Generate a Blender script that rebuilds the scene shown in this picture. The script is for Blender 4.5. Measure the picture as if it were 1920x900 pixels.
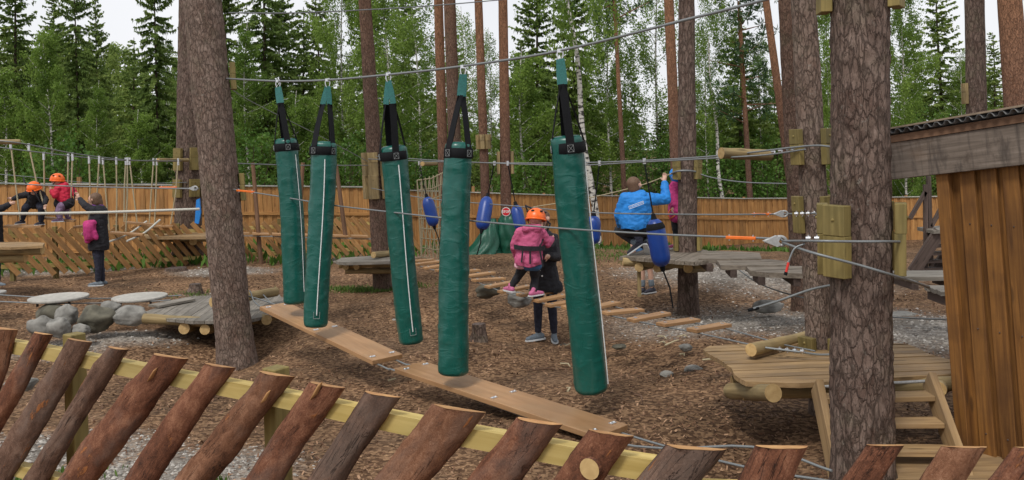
import bpy, math, random
import numpy as np
from mathutils import Vector, Matrix, noise
R = math.radians
random.seed(7)
for o in list(bpy.data.objects): bpy.data.objects.remove(o)
scene = bpy.context.scene
col = scene.collection

# ------------------------------------------------------------------ camera
F = 1650.0
ROLL = R(1.8)
CAM = Vector((0, 0, 2.5))
HORIZON = 277
RX = Vector((math.cos(ROLL), 0, -math.sin(ROLL)))
UP = Vector((math.sin(ROLL), 0, math.cos(ROLL)))
FW = Vector((0, 1, 0))
cd = bpy.data.cameras.new('camera')
cam = bpy.data.objects.new('camera', cd)
col.objects.link(cam)
cd.sensor_width = 36
cd.lens = F / 1920 * 36
cd.shift_y = -(450 - HORIZON) / 1920
cd.clip_start = .05
cd.clip_end = 600
cam.matrix_world = Matrix(((RX.x, UP.x, 0, 0), (RX.y, UP.y, -1, 0), (RX.z, UP.z, 0, CAM.z), (0, 0, 0, 1)))
scene.camera = cam

# ------------------------------------------------------------------ sky, sun, exposure
SUN_EL, SUN_AZ = R(55), R(205)
world = bpy.data.worlds.new('World')
scene.world = world
world.use_nodes = True
wn = world.node_tree.nodes
wl = world.node_tree.links
wn.clear()
wo = wn.new('ShaderNodeOutputWorld')
bg = wn.new('ShaderNodeBackground')
sky = wn.new('ShaderNodeTexSky')
sky.sky_type = 'NISHITA'
sky.sun_disc = False
sky.sun_elevation = SUN_EL
sky.sun_rotation = SUN_AZ
sky.dust_density = 4
tc = wn.new('ShaderNodeTexCoord')
nz = wn.new('ShaderNodeTexNoise')
nz.inputs['Scale'].default_value = 2.5
nz.inputs['Detail'].default_value = 6
mr = wn.new('ShaderNodeMapRange')
mr.inputs[1].default_value = .3
mr.inputs[2].default_value = .7
mr.inputs[3].default_value = .8
mr.inputs[4].default_value = 1
mx = wn.new('ShaderNodeMix')
mx.data_type = 'RGBA'
mx.inputs[7].default_value = (9.2, 9.3, 9.6, 1)
wl.new(tc.outputs['Generated'], nz.inputs['Vector'])
wl.new(nz.outputs['Fac'], mr.inputs[0])
wl.new(mr.outputs[0], mx.inputs[0])
wl.new(sky.outputs[0], mx.inputs[6])
wl.new(mx.outputs[2], bg.inputs['Color'])
bg.inputs['Strength'].default_value = .112
wl.new(bg.outputs[0], wo.inputs['Surface'])
sd = bpy.data.lights.new('sun', 'SUN')
sd.energy = 2.4
sd.angle = R(12)
sd.color = (1, .96, .9)
sun = bpy.data.objects.new('sun', sd)
col.objects.link(sun)
sun_dir = Vector((math.sin(SUN_AZ) * math.cos(SUN_EL), math.cos(SUN_AZ) * math.cos(SUN_EL), math.sin(SUN_EL)))
sun.rotation_euler = (-sun_dir).to_track_quat('-Z', 'Y').to_euler()
scene.view_settings.view_transform = 'Standard'
scene.view_settings.look = 'None'
scene.view_settings.exposure = -0.1
scene.view_settings.gamma = 1
scene.view_settings.use_curve_mapping = False

# ------------------------------------------------------------------ pixel -> place helpers
def ray(px, py): return RX * ((px - 960) / F) + UP * (-(py - HORIZON) / F) + FW
def P(px, py, d): return CAM + ray(px, py) * d
def on(px, py, A, B):            # where the pixel's ray meets the vertical plane through A and B
    n = Vector((B[1] - A[1], A[0] - B[0], 0))
    r = ray(px, py)
    t = (Vector((A[0], A[1], 0)) - Vector((0, 0, 0))).dot(n) / r.dot(n)
    return CAM + r * t
def at_z(px, py, z):
    r = ray(px, py)
    return CAM + r * ((z - CAM.z) / r.z)
def lerp(a, b, t): return a + (b - a) * t

# ------------------------------------------------------------------ terrain height
CTRL = [(1020, 647, 11.1), (184, 535, 16), (60, 530, 16), (450, 702, 10.9), (380, 632, 11.8), (250, 625, 11.9), (1290, 592, 12.7),
        (715, 540, 16), (350, 490, 20), (100, 525, 17.5), (690, 483, 21), (1000, 474, 21), (1350, 480, 24), (1350, 469, 30), (1150, 470, 28), (1700, 482, 24), (1700, 466, 30),
        (907, 634, 10.7), (1505, 587, 12.4), (1100, 780, 7.4), (700, 760, 8.2), (850, 545, 14), (560, 640, 11), (600, 560, 14.5),
        (920, 478, 19), (1222, 546, 13.5), (900, 850, 6.4), (1300, 760, 7.6), (1150, 690, 9.6), (1700, 600, 10.5), (1400, 640, 9.8)]
CP = [P(*c) for c in CTRL] + [Vector(v) for v in [(2.2, 5.6, .3), (3.2, 6.2, .25), (1.5, 6.4, .1), (3.5, 7.4, .15), (-2.6, 4.6, .45), (-1.2, 3.6, .5), (0, 2.9, .55),
      (1.4, 2.6, .6), (3, 3.2, .6), (0, 0, .85), (6, 0, .85), (-6, 0, .8), (-3, 2.5, .8), (-6, 6, .3), (-10, 14, .3), (8, 9, .2), (12, 16, 0),
      (-14, 24, .1), (-8, 28, -.1), (0, 28, -.7), (8, 29.5, -1.2), (18, 29.5, -1.2), (-20, 45, 0), (0, 45, -.8), (20, 45, -1.2), (0, 80, 0), (-40, 80, 0), (40, 80, 0), (0, 150, 0), (-100, 100, 0), (100, 100, 0)]]
CX = np.array([[p.x, p.y] for p in CP])
CZ = np.array([p.z for p in CP])
def gza(x, y):
    x = np.asarray(x, float); y = np.asarray(y, float)
    d2 = (x[..., None] - CX[:, 0]) ** 2 + (y[..., None] - CX[:, 1]) ** 2 + .35
    w = 1 / d2 ** 1.6
    return (w * CZ).sum(-1) / w.sum(-1)
def gz(x, y): return float(gza(np.array([x]), np.array([y]))[0])

# ------------------------------------------------------------------ mesh builder
ORG = {}
class MB:
    def __init__(s): s.v = []; s.f = []; s.lc = []; s.mi = []; s.sm = []
    def add(s, vs, fs, lcs=None, smooth=False, mi=0):
        b = len(s.v)
        vs = [Vector(v) for v in vs]
        s.v += vs
        s.lc += [tuple(l) for l in (lcs if lcs is not None else vs)]
        for k, f in enumerate(fs):
            s.f.append([i + b for i in f])
            s.mi.append(mi[k] if isinstance(mi, list) else mi)
            s.sm.append(smooth[k] if isinstance(smooth, list) else smooth)
        return s
    def box(s, c, ax, ay, az, sx, sy, sz, mi=0, bev=0):
        c = Vector(c); off = [random.uniform(-50, 50) for _ in range(3)]
        dims = sorted([(sx, 0), (sy, 1), (sz, 2)])
        order = [d[1] for d in dims]
        vs, lcs = [], []
        if bev <= 0:
            for i in (-.5, .5):
                for j in (-.5, .5):
                    for k in (-.5, .5):
                        l = (i * sx, j * sy, k * sz)
                        vs.append(c + ax * l[0] + ay * l[1] + az * l[2])
                        lcs.append([l[order[0]] + off[0], l[order[1]] + off[1], l[order[2]] + off[2]])
            fs = [(0, 1, 3, 2), (4, 6, 7, 5), (0, 4, 5, 1), (2, 3, 7, 6), (0, 2, 6, 4), (1, 5, 7, 3)]
            return s.add(vs, fs, lcs, False, mi)
        # chamfered box
        idx = {}
        for a in range(3):
            for i in (-1, 1):
                for j in (-1, 1):
                    for k in (-1, 1):
                        sg = (i, j, k)
                        h = [sx / 2, sy / 2, sz / 2]
                        l = [sg[q] * (h[q] - (0 if q == a else bev)) for q in range(3)]
                        idx[(a, sg)] = len(vs)
                        vs.append(c + ax * l[0] + ay * l[1] + az * l[2])
                        lcs.append([l[order[0]] + off[0], l[order[1]] + off[1], l[order[2]] + off[2]])
        fs = []
        S = (-1, 1)
        for a in range(3):
            b_, c_ = (a + 1) % 3, (a + 2) % 3
            for sa in S:
                q = []
                for (u, w) in ((-1, -1), (1, -1), (1, 1), (-1, 1)):
                    sg = [0, 0, 0]; sg[a] = sa; sg[b_] = u; sg[c_] = w
                    q.append(idx[(a, tuple(sg))])
                fs.append(q if sa > 0 else q[::-1])
        for a in range(3):           # edges along axis a
            b_, c_ = (a + 1) % 3, (a + 2) % 3
            for u in S:
                for w in S:
                    def g(face, sa):
                        sg = [0, 0, 0]; sg[a] = sa; sg[b_] = u; sg[c_] = w
                        return idx[(face, tuple(sg))]
                    q = [g(b_, -1), g(b_, 1), g(c_, 1), g(c_, -1)]
                    fs.append(q if u * w < 0 else q[::-1])
        for i in S:
            for j in S:
                for k in S:
                    sg = (i, j, k)
                    q = [idx[(0, sg)], idx[(1, sg)], idx[(2, sg)]]
                    fs.append(q if i * j * k > 0 else q[::-1])
        return s.add(vs, fs, lcs, False, mi)
    def beam(s, p0, p1, w, h, up=Vector((0, 0, 1)), mi=0, bev=0):      # w sideways, h along up
        p0 = Vector(p0); p1 = Vector(p1)
        a = (p1 - p0); L = a.length; a.normalize()
        side = a.cross(up)
        if side.length < 1e-4: side = a.cross(Vector((1, 0, 0)))
        side.normalize(); u = side.cross(a).normalized()
        return s.box((p0 + p1) / 2, a, side, u, L, w, h, mi, bev)
    def tube(s, pts, rad, n=8, caps=True, smooth=True, mi=0, cap_mi=None, flat=1.0, disp=None):
        pts = [Vector(p) for p in pts]
        m = len(pts)
        if not hasattr(rad, '__len__'): rad = [rad] * m
        off = random.uniform(-50, 50)
        t0 = (pts[1] - pts[0]).normalized()
        ref = Vector((0, 0, 1)) if abs(t0.z) < .9 else Vector((1, 0, 0))
        u = t0.cross(ref).normalized(); w = u.cross(t0).normalized()
        vs, lcs, fs, sm, mis = [], [], [], [], []
        L = 0
        for i, p in enumerate(pts):
            t = (pts[min(i + 1, m - 1)] - pts[max(i - 1, 0)]).normalized()
            u = (u - t * u.dot(t)).normalized(); w = u.cross(t).normalized()
            if i: L += (p - pts[i - 1]).length
            for k in range(n):
                a = 2 * math.pi * k / n
                r = rad[i]
                if disp: r += disp(r * math.cos(a), r * math.sin(a), L)
                vs.append(p + u * (r * math.cos(a)) + w * (r * math.sin(a) * flat))
                lcs.append((rad[i] * math.cos(a) + off, rad[i] * math.sin(a), L + off))
        for i in range(m - 1):
            for k in range(n):
                k2 = (k + 1) % n
                fs.append((i * n + k, i * n + k2, (i + 1) * n + k2, (i + 1) * n + k)); sm.append(smooth); mis.append(mi)
        if caps:
            cm = mi if cap_mi is None else cap_mi
            for i, rev in ((0, False), (m - 1, True)):
                b = len(vs)
                for k in range(n): vs.append(vs[i * n + k]); lcs.append(lcs[i * n + k])
                q = list(range(b, b + n))
                fs.append(q[::-1] if not rev else q); sm.append(False); mis.append(cm)
        return s.add(vs, fs, lcs, sm, mis)
    def capsule(s, a, b, ra, rb, n=12):
        a = Vector(a); b = Vector(b)
        d = b - a
        if d.length < 1e-5: d = Vector((0, 0, 1e-4)); b = a + d
        t = d.normalized()
        pts, rr = [], []
        for k in range(5):
            an = math.pi / 2 * (1 - k / 4 * .999)
            pts.append(a - t * ra * math.sin(an)); rr.append(max(ra * math.cos(an), 1e-4))
        for k in range(5):
            an = math.pi / 2 * (k / 4 * .999)
            pts.append(b + t * rb * math.sin(an) + t * 1e-5); rr.append(max(rb * math.cos(an), 1e-4))
        return s.tube(pts, rr, n)
    def ball(s, c, rx, ry, rz, n=12, m=8, mi=0):
        c = Vector(c); vs = []; fs = []
        for i in range(m + 1):
            th = math.pi * i / m
            for k in range(n):
                ph = 2 * math.pi * k / n
                vs.append(c + Vector((rx * math.sin(th) * math.cos(ph), ry * math.sin(th) * math.sin(ph), rz * math.cos(th))))
        for i in range(m):
            for k in range(n):
                fs.append((i * n + k, (i + 1) * n + k, (i + 1) * n + (k + 1) % n, i * n + (k + 1) % n))
        return s.add(vs, fs, None, True, mi)
    def prism(s, poly, ext, mi=0):
        poly = [Vector(p) for p in poly]; ext = Vector(ext); n = len(poly)
        vs = poly + [p + ext for p in poly]
        fs = [list(range(n))[::-1], list(range(n, 2 * n))] + [(k, (k + 1) % n, n + (k + 1) % n, n + k) for k in range(n)]
        off = random.uniform(-50, 50)
        return s.add(vs, fs, [(v.x + off, v.y, v.z) for v in vs], False, mi)
    def ribbon(s, pts, width, side, th=.004, mi=0):
        side = Vector(side).normalized(); pts = [Vector(p) for p in pts]
        for a, b in zip(pts[:-1], pts[1:]):
            t = (b - a).normalized(); sd_ = (side - t * side.dot(t)).normalized(); nn = t.cross(sd_)
            s.box((a + b) / 2, t, sd_, nn, (b - a).length + th * .6, width, th, mi)
        return s
    def build(s, name, mats, parent=None, org=None):
        if not isinstance(mats, (list, tuple)): mats = [mats]
        if parent is not None: org = ORG.get(parent.name_full, Vector((0, 0, 0)))
        elif org is None: org = Vector((0, 0, 0))
        me = bpy.data.meshes.new(name)
        me.from_pydata([v - org for v in s.v], [], s.f)
        for m in mats: me.materials.append(m)
        me.polygons.foreach_set('material_index', s.mi)
        me.polygons.foreach_set('use_smooth', s.sm)
        at = me.attributes.new('lc', 'FLOAT_VECTOR', 'POINT')
        at.data.foreach_set('vector', np.array(s.lc, dtype=np.float32).ravel())
        me.update()
        o = bpy.data.objects.new(name, me)
        col.objects.link(o)
        if parent is not None: o.parent = parent
        else: o.location = org
        ORG[o.name_full] = org
        return o

def tag(o, label, cat=None, group=None, kind=None):
    if label: o['label'] = label
    if cat: o['category'] = cat
    if group: o['group'] = group
    if kind: o['kind'] = kind
    return o
def thing(name, label, cat, loc, group=None):
    o = bpy.data.objects.new(name, None)
    col.objects.link(o)
    o.empty_display_size = .2
    o.location = loc
    ORG[o.name_full] = Vector(loc)
    return tag(o, label, cat, group)

# ------------------------------------------------------------------ materials
def mat(name, rough=.7):
    m = bpy.data.materials.new(name); m.use_nodes = True
    nt = m.node_tree
    b = nt.nodes['Principled BSDF']
    b.inputs['Roughness'].default_value = rough
    return m, nt.nodes, nt.links, b
def flat_mat(name, c, rough=.6, metal=0, var=.12, scale=25, bump=.0, bscale=60, spec=.5, coat=0):
    m, n, l, b = mat(name, rough)
    b.inputs['Metallic'].default_value = metal
    b.inputs['Specular IOR Level'].default_value = spec
    b.inputs['Coat Weight'].default_value = coat
    a = n.new('ShaderNodeAttribute'); a.attribute_name = 'lc'
    t = n.new('ShaderNodeTexNoise'); t.inputs['Scale'].default_value = scale; t.inputs['Detail'].default_value = 5
    l.new(a.outputs['Vector'], t.inputs['Vector'])
    r = n.new('ShaderNodeValToRGB')
    r.color_ramp.elements[0].position = .3; r.color_ramp.elements[1].position = .7
    r.color_ramp.elements[0].color = (*[x * (1 - var) for x in c], 1)
    r.color_ramp.elements[1].color = (*[min(1, x * (1 + var)) for x in c], 1)
    l.new(t.outputs['Fac'], r.inputs[0]); l.new(r.outputs[0], b.inputs['Base Color'])
    if bump:
        t2 = n.new('ShaderNodeTexNoise'); t2.inputs['Scale'].default_value = bscale; t2.inputs['Detail'].default_value = 4
        l.new(a.outputs['Vector'], t2.inputs['Vector'])
        bp = n.new('ShaderNodeBump'); bp.inputs['Strength'].default_value = bump; bp.inputs['Distance'].default_value = .01
        l.new(t2.outputs['Fac'], bp.inputs['Height']); l.new(bp.outputs[0], b.inputs['Normal'])
    return m
def wood(name, c1, c2, rough=.75, grain=28, stain=None, stain_amt=.4, knots=True, bump=.25):
    m, n, l, b = mat(name, rough)
    a = n.new('ShaderNodeAttribute'); a.attribute_name = 'lc'
    mp = n.new('ShaderNodeMapping'); mp.inputs['Scale'].default_value = (grain, grain, 1.3)
    l.new(a.outputs['Vector'], mp.inputs['Vector'])
    t = n.new('ShaderNodeTexNoise'); t.inputs['Scale'].default_value = 1.6; t.inputs['Detail'].default_value = 7; t.inputs['Distortion'].default_value = .6
    l.new(mp.outputs[0], t.inputs['Vector'])
    r = n.new('ShaderNodeValToRGB')
    r.color_ramp.elements[0].position = .32; r.color_ramp.elements[1].position = .68
    r.color_ramp.elements[0].color = (*c1, 1); r.color_ramp.elements[1].color = (*c2, 1)
    l.new(t.outputs['Fac'], r.inputs[0])
    out = r.outputs[0]
    # board to board tone
    t3 = n.new('ShaderNodeTexNoise'); t3.inputs['Scale'].default_value = .9; t3.inputs['Detail'].default_value = 3
    l.new(a.outputs['Vector'], t3.inputs['Vector'])
    mr_ = n.new('ShaderNodeMapRange'); mr_.inputs[1].default_value = .3; mr_.inputs[2].default_value = .7; mr_.inputs[3].default_value = .72; mr_.inputs[4].default_value = 1.25
    l.new(t3.outputs['Fac'], mr_.inputs[0])
    mu = n.new('ShaderNodeMix'); mu.data_type = 'RGBA'; mu.blend_type = 'MULTIPLY'; mu.inputs[0].default_value = 1
    l.new(out, mu.inputs[6]); l.new(mr_.outputs[0], mu.inputs[7]); out = mu.outputs[2]
    if knots:
        mk = n.new('ShaderNodeMapping'); mk.inputs['Scale'].default_value = (9, 9, 2.2)
        l.new(a.outputs['Vector'], mk.inputs['Vector'])
        vo = n.new('ShaderNodeTexVoronoi'); vo.inputs['Scale'].default_value = 1
        l.new(mk.outputs[0], vo.inputs['Vector'])
        kr = n.new('ShaderNodeMapRange'); kr.inputs[1].default_value = .09; kr.inputs[2].default_value = .16; kr.inputs[3].default_value = .6; kr.inputs[4].default_value = 0
        l.new(vo.outputs['Distance'], kr.inputs[0])
        mk2 = n.new('ShaderNodeMix'); mk2.data_type = 'RGBA'; mk2.inputs[7].default_value = (*[x * .35 for x in c1], 1)
        l.new(kr.outputs[0], mk2.inputs[0]); l.new(out, mk2.inputs[6]); out = mk2.outputs[2]
    if stain:
        t4 = n.new('ShaderNodeTexNoise'); t4.inputs['Scale'].default_value = 4; t4.inputs['Detail'].default_value = 6
        l.new(a.outputs['Vector'], t4.inputs['Vector'])
        sr = n.new('ShaderNodeMapRange'); sr.inputs[1].default_value = .45; sr.inputs[2].default_value = .7; sr.inputs[3].default_value = 0; sr.inputs[4].default_value = stain_amt
        l.new(t4.outputs['Fac'], sr.inputs[0])
        ms = n.new('ShaderNodeMix'); ms.data_type = 'RGBA'; ms.inputs[7].default_value = (*stain, 1)
        l.new(sr.outputs[0], ms.inputs[0]); l.new(out, ms.inputs[6]); out = ms.outputs[2]
    l.new(out, b.inputs['Base Color'])
    bp = n.new('ShaderNodeBump'); bp.inputs['Strength'].default_value = bump; bp.inputs['Distance'].default_value = .004
    l.new(t.outputs['Fac'], bp.inputs['Height']); l.new(bp.outputs[0], b.inputs['Normal'])
    return m
class NT:
    """small helper for node graphs"""
    def __init__(s, n, l): s.n = n; s.l = l
    def put(s, sock, v):
        if hasattr(v, 'is_linked'): s.l.new(v, sock)
        else: sock.default_value = v
    def math(s, op, a, b=0.0, c=0.0, clamp=False):
        m = s.n.new('ShaderNodeMath'); m.operation = op; m.use_clamp = clamp
        for k, v in enumerate((a, b, c)): s.put(m.inputs[k], v)
        return m.outputs[0]
    def range(s, v, a, b, c=0.0, d=1.0, smooth=False):
        m = s.n.new('ShaderNodeMapRange')
        if smooth: m.interpolation_type = 'SMOOTHSTEP'
        for k, x in enumerate((v, a, b, c, d)): s.put(m.inputs[k], x)
        return m.outputs[0]
    def noise(s, vec, sc, det=5, rough=.55, dist=0):
        t = s.n.new('ShaderNodeTexNoise'); t.inputs['Scale'].default_value = sc; t.inputs['Detail'].default_value = det
        t.inputs['Roughness'].default_value = rough; t.inputs['Distortion'].default_value = dist; s.l.new(vec, t.inputs['Vector'])
        return t
    def mapping(s, vec, sc):
        m = s.n.new('ShaderNodeMapping'); m.inputs['Scale'].default_value = sc; s.l.new(vec, m.inputs['Vector']); return m.outputs[0]
    def madd(s, a, k, b):
        m = s.n.new('ShaderNodeVectorMath'); m.operation = 'MULTIPLY_ADD'; m.inputs[1].default_value = (k, k, k)
        s.l.new(a, m.inputs[0]); s.l.new(b, m.inputs[2]); return m.outputs[0]
    def ramp(s, v, stops):
        r = s.n.new('ShaderNodeValToRGB'); el = r.color_ramp.elements
        while len(el) < len(stops): el.new(.5)
        for e, (p, c) in zip(el, stops): e.position = p; e.color = (*c, 1)
        s.l.new(v, r.inputs[0]); return r.outputs[0]
    def mix(s, f, a, b, mode='MIX'):
        m = s.n.new('ShaderNodeMix'); m.data_type = 'RGBA'; m.blend_type = mode
        s.put(m.inputs[0], f)
        for k, v in ((6, a), (7, b)): s.put(m.inputs[k], (*v, 1) if isinstance(v, tuple) else v)
        return m.outputs[2]
def bark(name, c_dark, c1, c2, scale=22, stretch=.35, edge=.12, upper=None, zblend=(4, 8), moss=.15, bdist=.02):
    m, n, l, b = mat(name, .92)
    b.inputs['Specular IOR Level'].default_value = .15
    g = NT(n, l)
    a = n.new('ShaderNodeAttribute'); a.attribute_name = 'lc'; vec = a.outputs['Vector']
    p = g.mapping(vec, (scale, scale, scale * stretch))
    p = g.madd(g.noise(p, .55, 3).outputs['Color'], 1.5, p)
    p = g.madd(g.noise(p, 2.6, 4).outputs['Color'], .5, p)
    def vo(sc, feat):
        v = n.new('ShaderNodeTexVoronoi'); v.inputs['Scale'].default_value = sc
        if feat: v.feature = feat
        l.new(p, v.inputs['Vector']); return v
    e1 = vo(1, 'DISTANCE_TO_EDGE').outputs['Distance']; e2 = vo(2.3, 'DISTANCE_TO_EDGE').outputs['Distance']
    cell = n.new('ShaderNodeSeparateColor'); l.new(vo(1, None).outputs['Color'], cell.inputs[0])
    cell2 = n.new('ShaderNodeSeparateColor'); l.new(vo(2.3, None).outputs['Color'], cell2.inputs[0])
    low = g.noise(vec, 5, 4).outputs['Fac']; mid = g.noise(p, 1.3, 8, .72).outputs['Fac']; fine = g.noise(vec, 140, 5, .7).outputs['Fac']
    w1 = g.range(mid, .38, .66, edge * .02, edge * 2.6)
    c1_ = g.math('SUBTRACT', 1, g.math('DIVIDE', e1, w1, clamp=True), clamp=True)
    w2 = g.range(g.noise(p, .8, 3).outputs['Fac'], .42, .62, .004, edge * 1.1)
    c2_ = g.math('SUBTRACT', 1, g.math('DIVIDE', e2, w2, clamp=True), clamp=True)
    crack = g.math('MAXIMUM', g.math('MULTIPLY', c1_, .72), g.math('MULTIPLY', c2_, .55))
    f = g.math('MULTIPLY_ADD', cell.outputs[0], .22, g.math('MULTIPLY', mid, .8))
    f = g.math('MULTIPLY_ADD', cell2.outputs[1], .22, f); f = g.math('MULTIPLY_ADD', fine, .42, g.math('SUBTRACT', f, .12))
    out = g.ramp(f, [(.42, c1), (.68, tuple((x + y) / 2 for x, y in zip(c1, c2))), (.98, c2)])
    out = g.mix(g.range(low, .35, .7, 0, .4), out, tuple(x * y for x, y in zip(c1, (1.15, .85, .75))))
    lich = g.math('MULTIPLY', g.range(g.noise(vec, 22, 6, .7).outputs['Fac'], .58, .66), g.range(low, .45, .6))
    out = g.mix(g.math('MULTIPLY', lich, .5), out, (.3, .29, .25))
    if upper:
        sx = n.new('ShaderNodeSeparateXYZ'); ge = n.new('ShaderNodeNewGeometry'); l.new(ge.outputs['Position'], sx.inputs[0])
        h = g.math('MULTIPLY_ADD', mid, 4.0, sx.outputs[2])
        out = g.mix(g.range(h, zblend[0] + 2, zblend[1] + 2), out, g.ramp(f, [(.42, tuple(x * .6 for x in upper)), (.95, tuple(x * 1.15 for x in upper))]))
    if moss:
        out = g.mix(g.range(g.noise(vec, 4, 7, .65).outputs['Fac'], .52, .68, 0, moss * 2), out, (.12, .135, .075))
    out = g.mix(crack, out, c_dark)
    l.new(out, b.inputs['Base Color'])
    hh = g.math('MULTIPLY_ADD', mid, .8, g.math('MULTIPLY', g.math('SUBTRACT', 1, crack), .7))
    hh = g.math('MULTIPLY_ADD', cell2.outputs[0], .35, hh); hh = g.math('MULTIPLY_ADD', fine, .15, hh)
    bp = n.new('ShaderNodeBump'); bp.inputs['Strength'].default_value = .85; bp.inputs['Distance'].default_value = bdist
    l.new(hh, bp.inputs['Height']); l.new(bp.outputs[0], b.inputs['Normal'])
    return m
def slab_bark(name, dark, mid_c, light):
    m, n, l, b = mat(name, .85)
    b.inputs['Specular IOR Level'].default_value = .25
    g = NT(n, l)
    a = n.new('ShaderNodeAttribute'); a.attribute_name = 'lc'; vec = a.outputs['Vector']
    p = g.mapping(vec, (1, 1, .45))
    w = g.madd(g.noise(p, 7, 4).outputs['Color'], .12, p)
    big = g.noise(w, 6, 6, .6).outputs['Fac']; md = g.noise(w, 26, 8, .75).outputs['Fac']; fine = g.noise(vec, 170, 6, .75).outputs['Fac']
    f = g.math('MULTIPLY_ADD', md, .5, g.math('MULTIPLY_ADD', fine, .35, g.math('MULTIPLY', big, .35)))
    out = g.ramp(f, [(.44, dark), (.6, mid_c), (.78, light)])
    out = g.mix(g.range(g.noise(p, 4.5, 6, .6).outputs['Fac'], .5, .66, 0, .55), out, (.15, .115, .095))
    out = g.mix(g.range(fine, .62, .72, 0, .5), out, (.36, .3, .26))
    st = g.noise(g.mapping(vec, (26, 26, 2.2)), 1, 5, .6, 1.2).outputs['Fac']
    crk = g.range(g.math('ABSOLUTE', g.math('SUBTRACT', st, .5)), 0, .012, 1, 0)
    crk = g.math('MULTIPLY', crk, g.range(g.noise(p, 5, 4).outputs['Fac'], .47, .55))
    out = g.mix(g.math('MULTIPLY', crk, .85), out, (.02, .011, .008))
    torn = g.math('MULTIPLY', g.range(g.noise(g.mapping(vec, (17, 17, 4)), 1, 6, .65).outputs['Fac'], .635, .66), g.range(md, .4, .5))
    out = g.mix(torn, out, (.34, .13, .045))
    l.new(out, b.inputs['Base Color'])
    hh = g.math('MULTIPLY_ADD', md, .8, g.math('MULTIPLY', fine, .3)); hh = g.math('SUBTRACT', hh, g.math('MULTIPLY', crk, .7)); hh = g.math('SUBTRACT', hh, g.math('MULTIPLY', torn, .35))
    bp = n.new('ShaderNodeBump'); bp.inputs['Strength'].default_value = .8; bp.inputs['Distance'].default_value = .009
    l.new(hh, bp.inputs['Height']); l.new(bp.outputs[0], b.inputs['Normal'])
    return m
def leaf(name, dark, mid, light, trans=.35):
    m, n, l, b = mat(name, .6)
    b.inputs['Specular IOR Level'].default_value = .25
    a = n.new('ShaderNodeAttribute'); a.attribute_name = 'tone'
    oi = n.new('ShaderNodeObjectInfo')
    ad = n.new('ShaderNodeMath'); ad.operation = 'MULTIPLY_ADD'; ad.inputs[1].default_value = .3
    l.new(oi.outputs['Random'], ad.inputs[0]); l.new(a.outputs['Fac'], ad.inputs[2])
    r = n.new('ShaderNodeValToRGB')
    r.color_ramp.elements[0].color = (*dark, 1); r.color_ramp.elements[1].color = (*light, 1)
    r.color_ramp.elements[1].position = 1
    e = r.color_ramp.elements.new(.5); e.color = (*mid, 1)
    l.new(ad.outputs[0], r.inputs[0]); l.new(r.outputs[0], b.inputs['Base Color'])
    tr = n.new('ShaderNodeBsdfTranslucent'); l.new(r.outputs[0], tr.inputs['Color'])
    ms = n.new('ShaderNodeMixShader'); ms.inputs[0].default_value = trans
    l.new(b.outputs[0], ms.inputs[1]); l.new(tr.outputs[0], ms.inputs[2])
    l.new(ms.outputs[0], n['Material Output'].inputs['Surface'])
    return m

M = {}
M['pine'] = bark('pine_bark', (.04, .028, .022), (.125, .088, .07), (.33, .25, .205), 25, .36, .09)
M['pine_dark'] = bark('pine_bark_dark', (.026, .018, .014), (.075, .05, .04), (.27, .2, .165), 20, .3, .1, moss=.12)
M['pine_mid'] = bark('pine_bark_brown', (.028, .017, .013), (.11, .07, .053), (.26, .175, .135), 30, .38, .1, upper=(.31, .175, .11), zblend=(3.4, 7))
M['pine_red'] = bark('pine_bark_red', (.03, .017, .012), (.12, .066, .048), (.27, .165, .12), 30, .38, .07, upper=(.36, .185, .105), zblend=(2.2, 5), moss=0)
M['spruce_bark'] = bark('spruce_bark', (.03, .022, .018), (.09, .065, .05), (.2, .15, .12), 45, .5, .1)
M['slab_bark'] = slab_bark('slab_bark', (.036, .015, .009), (.165, .064, .034), (.38, .185, .105))
M['slab_bark2'] = slab_bark('slab_bark_grey', (.038, .02, .014), (.13, .07, .046), (.3, .19, .135))
M['slab_bark3'] = slab_bark('slab_bark_rusty', (.05, .02, .011), (.19, .085, .045), (.37, .2, .12))
M['cut'] = wood('cut_wood', (.33, .15, .055), (.5, .28, .11), knots=False, grain=14)
M['cutpale'] = wood('cut_wood_pale', (.36, .23, .09), (.52, .36, .16), knots=False, grain=14)
M['rail'] = wood('green_treated_pine', (.38, .27, .075), (.54, .41, .15), grain=18, stain=(.3, .27, .1), stain_amt=.3)
M['block'] = wood('treated_block', (.15, .11, .03), (.25, .19, .062), grain=20, stain=(.09, .08, .026), stain_amt=.5)
M['logwood'] = wood('peeled_log', (.2, .14, .06), (.35, .26, .12), grain=20, stain=(.11, .09, .05), stain_amt=.6)
M['olddeck'] = wood('weathered_deck', (.13, .115, .095), (.25, .225, .19), grain=30, stain=(.09, .08, .06), stain_amt=.5)
M['walkdeck'] = wood('worn_walk_boards', (.12, .098, .075), (.25, .21, .165), grain=26, stain=(.08, .065, .045), stain_amt=.6)
M['newdeck'] = wood('brown_deck', (.215, .132, .058), (.35, .23, .11), grain=24, stain=(.17, .12, .08), stain_amt=.45)
M['plank'] = wood('coated_plank', (.27, .145, .062), (.36, .205, .098), grain=10, rough=.5, knots=False, bump=.06, stain=(.29, .19, .1), stain_amt=.35)
M['rung'] = wood('rung_plank', (.28, .145, .06), (.4, .23, .105), grain=14, rough=.55, knots=False, bump=.1)
M['board'] = wood('fence_board', (.28, .125, .033), (.44, .23, .075), grain=16)
M['slat'] = wood('slat_board', (.26, .125, .038), (.42, .23, .085), grain=16, stain=(.2, .12, .06), stain_amt=.4)
M['hut'] = wood('stained_hut_board', (.13, .052, .01), (.28, .125, .027), grain=26, stain=(.085, .035, .009), stain_amt=.6)
M['fascia'] = None
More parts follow.
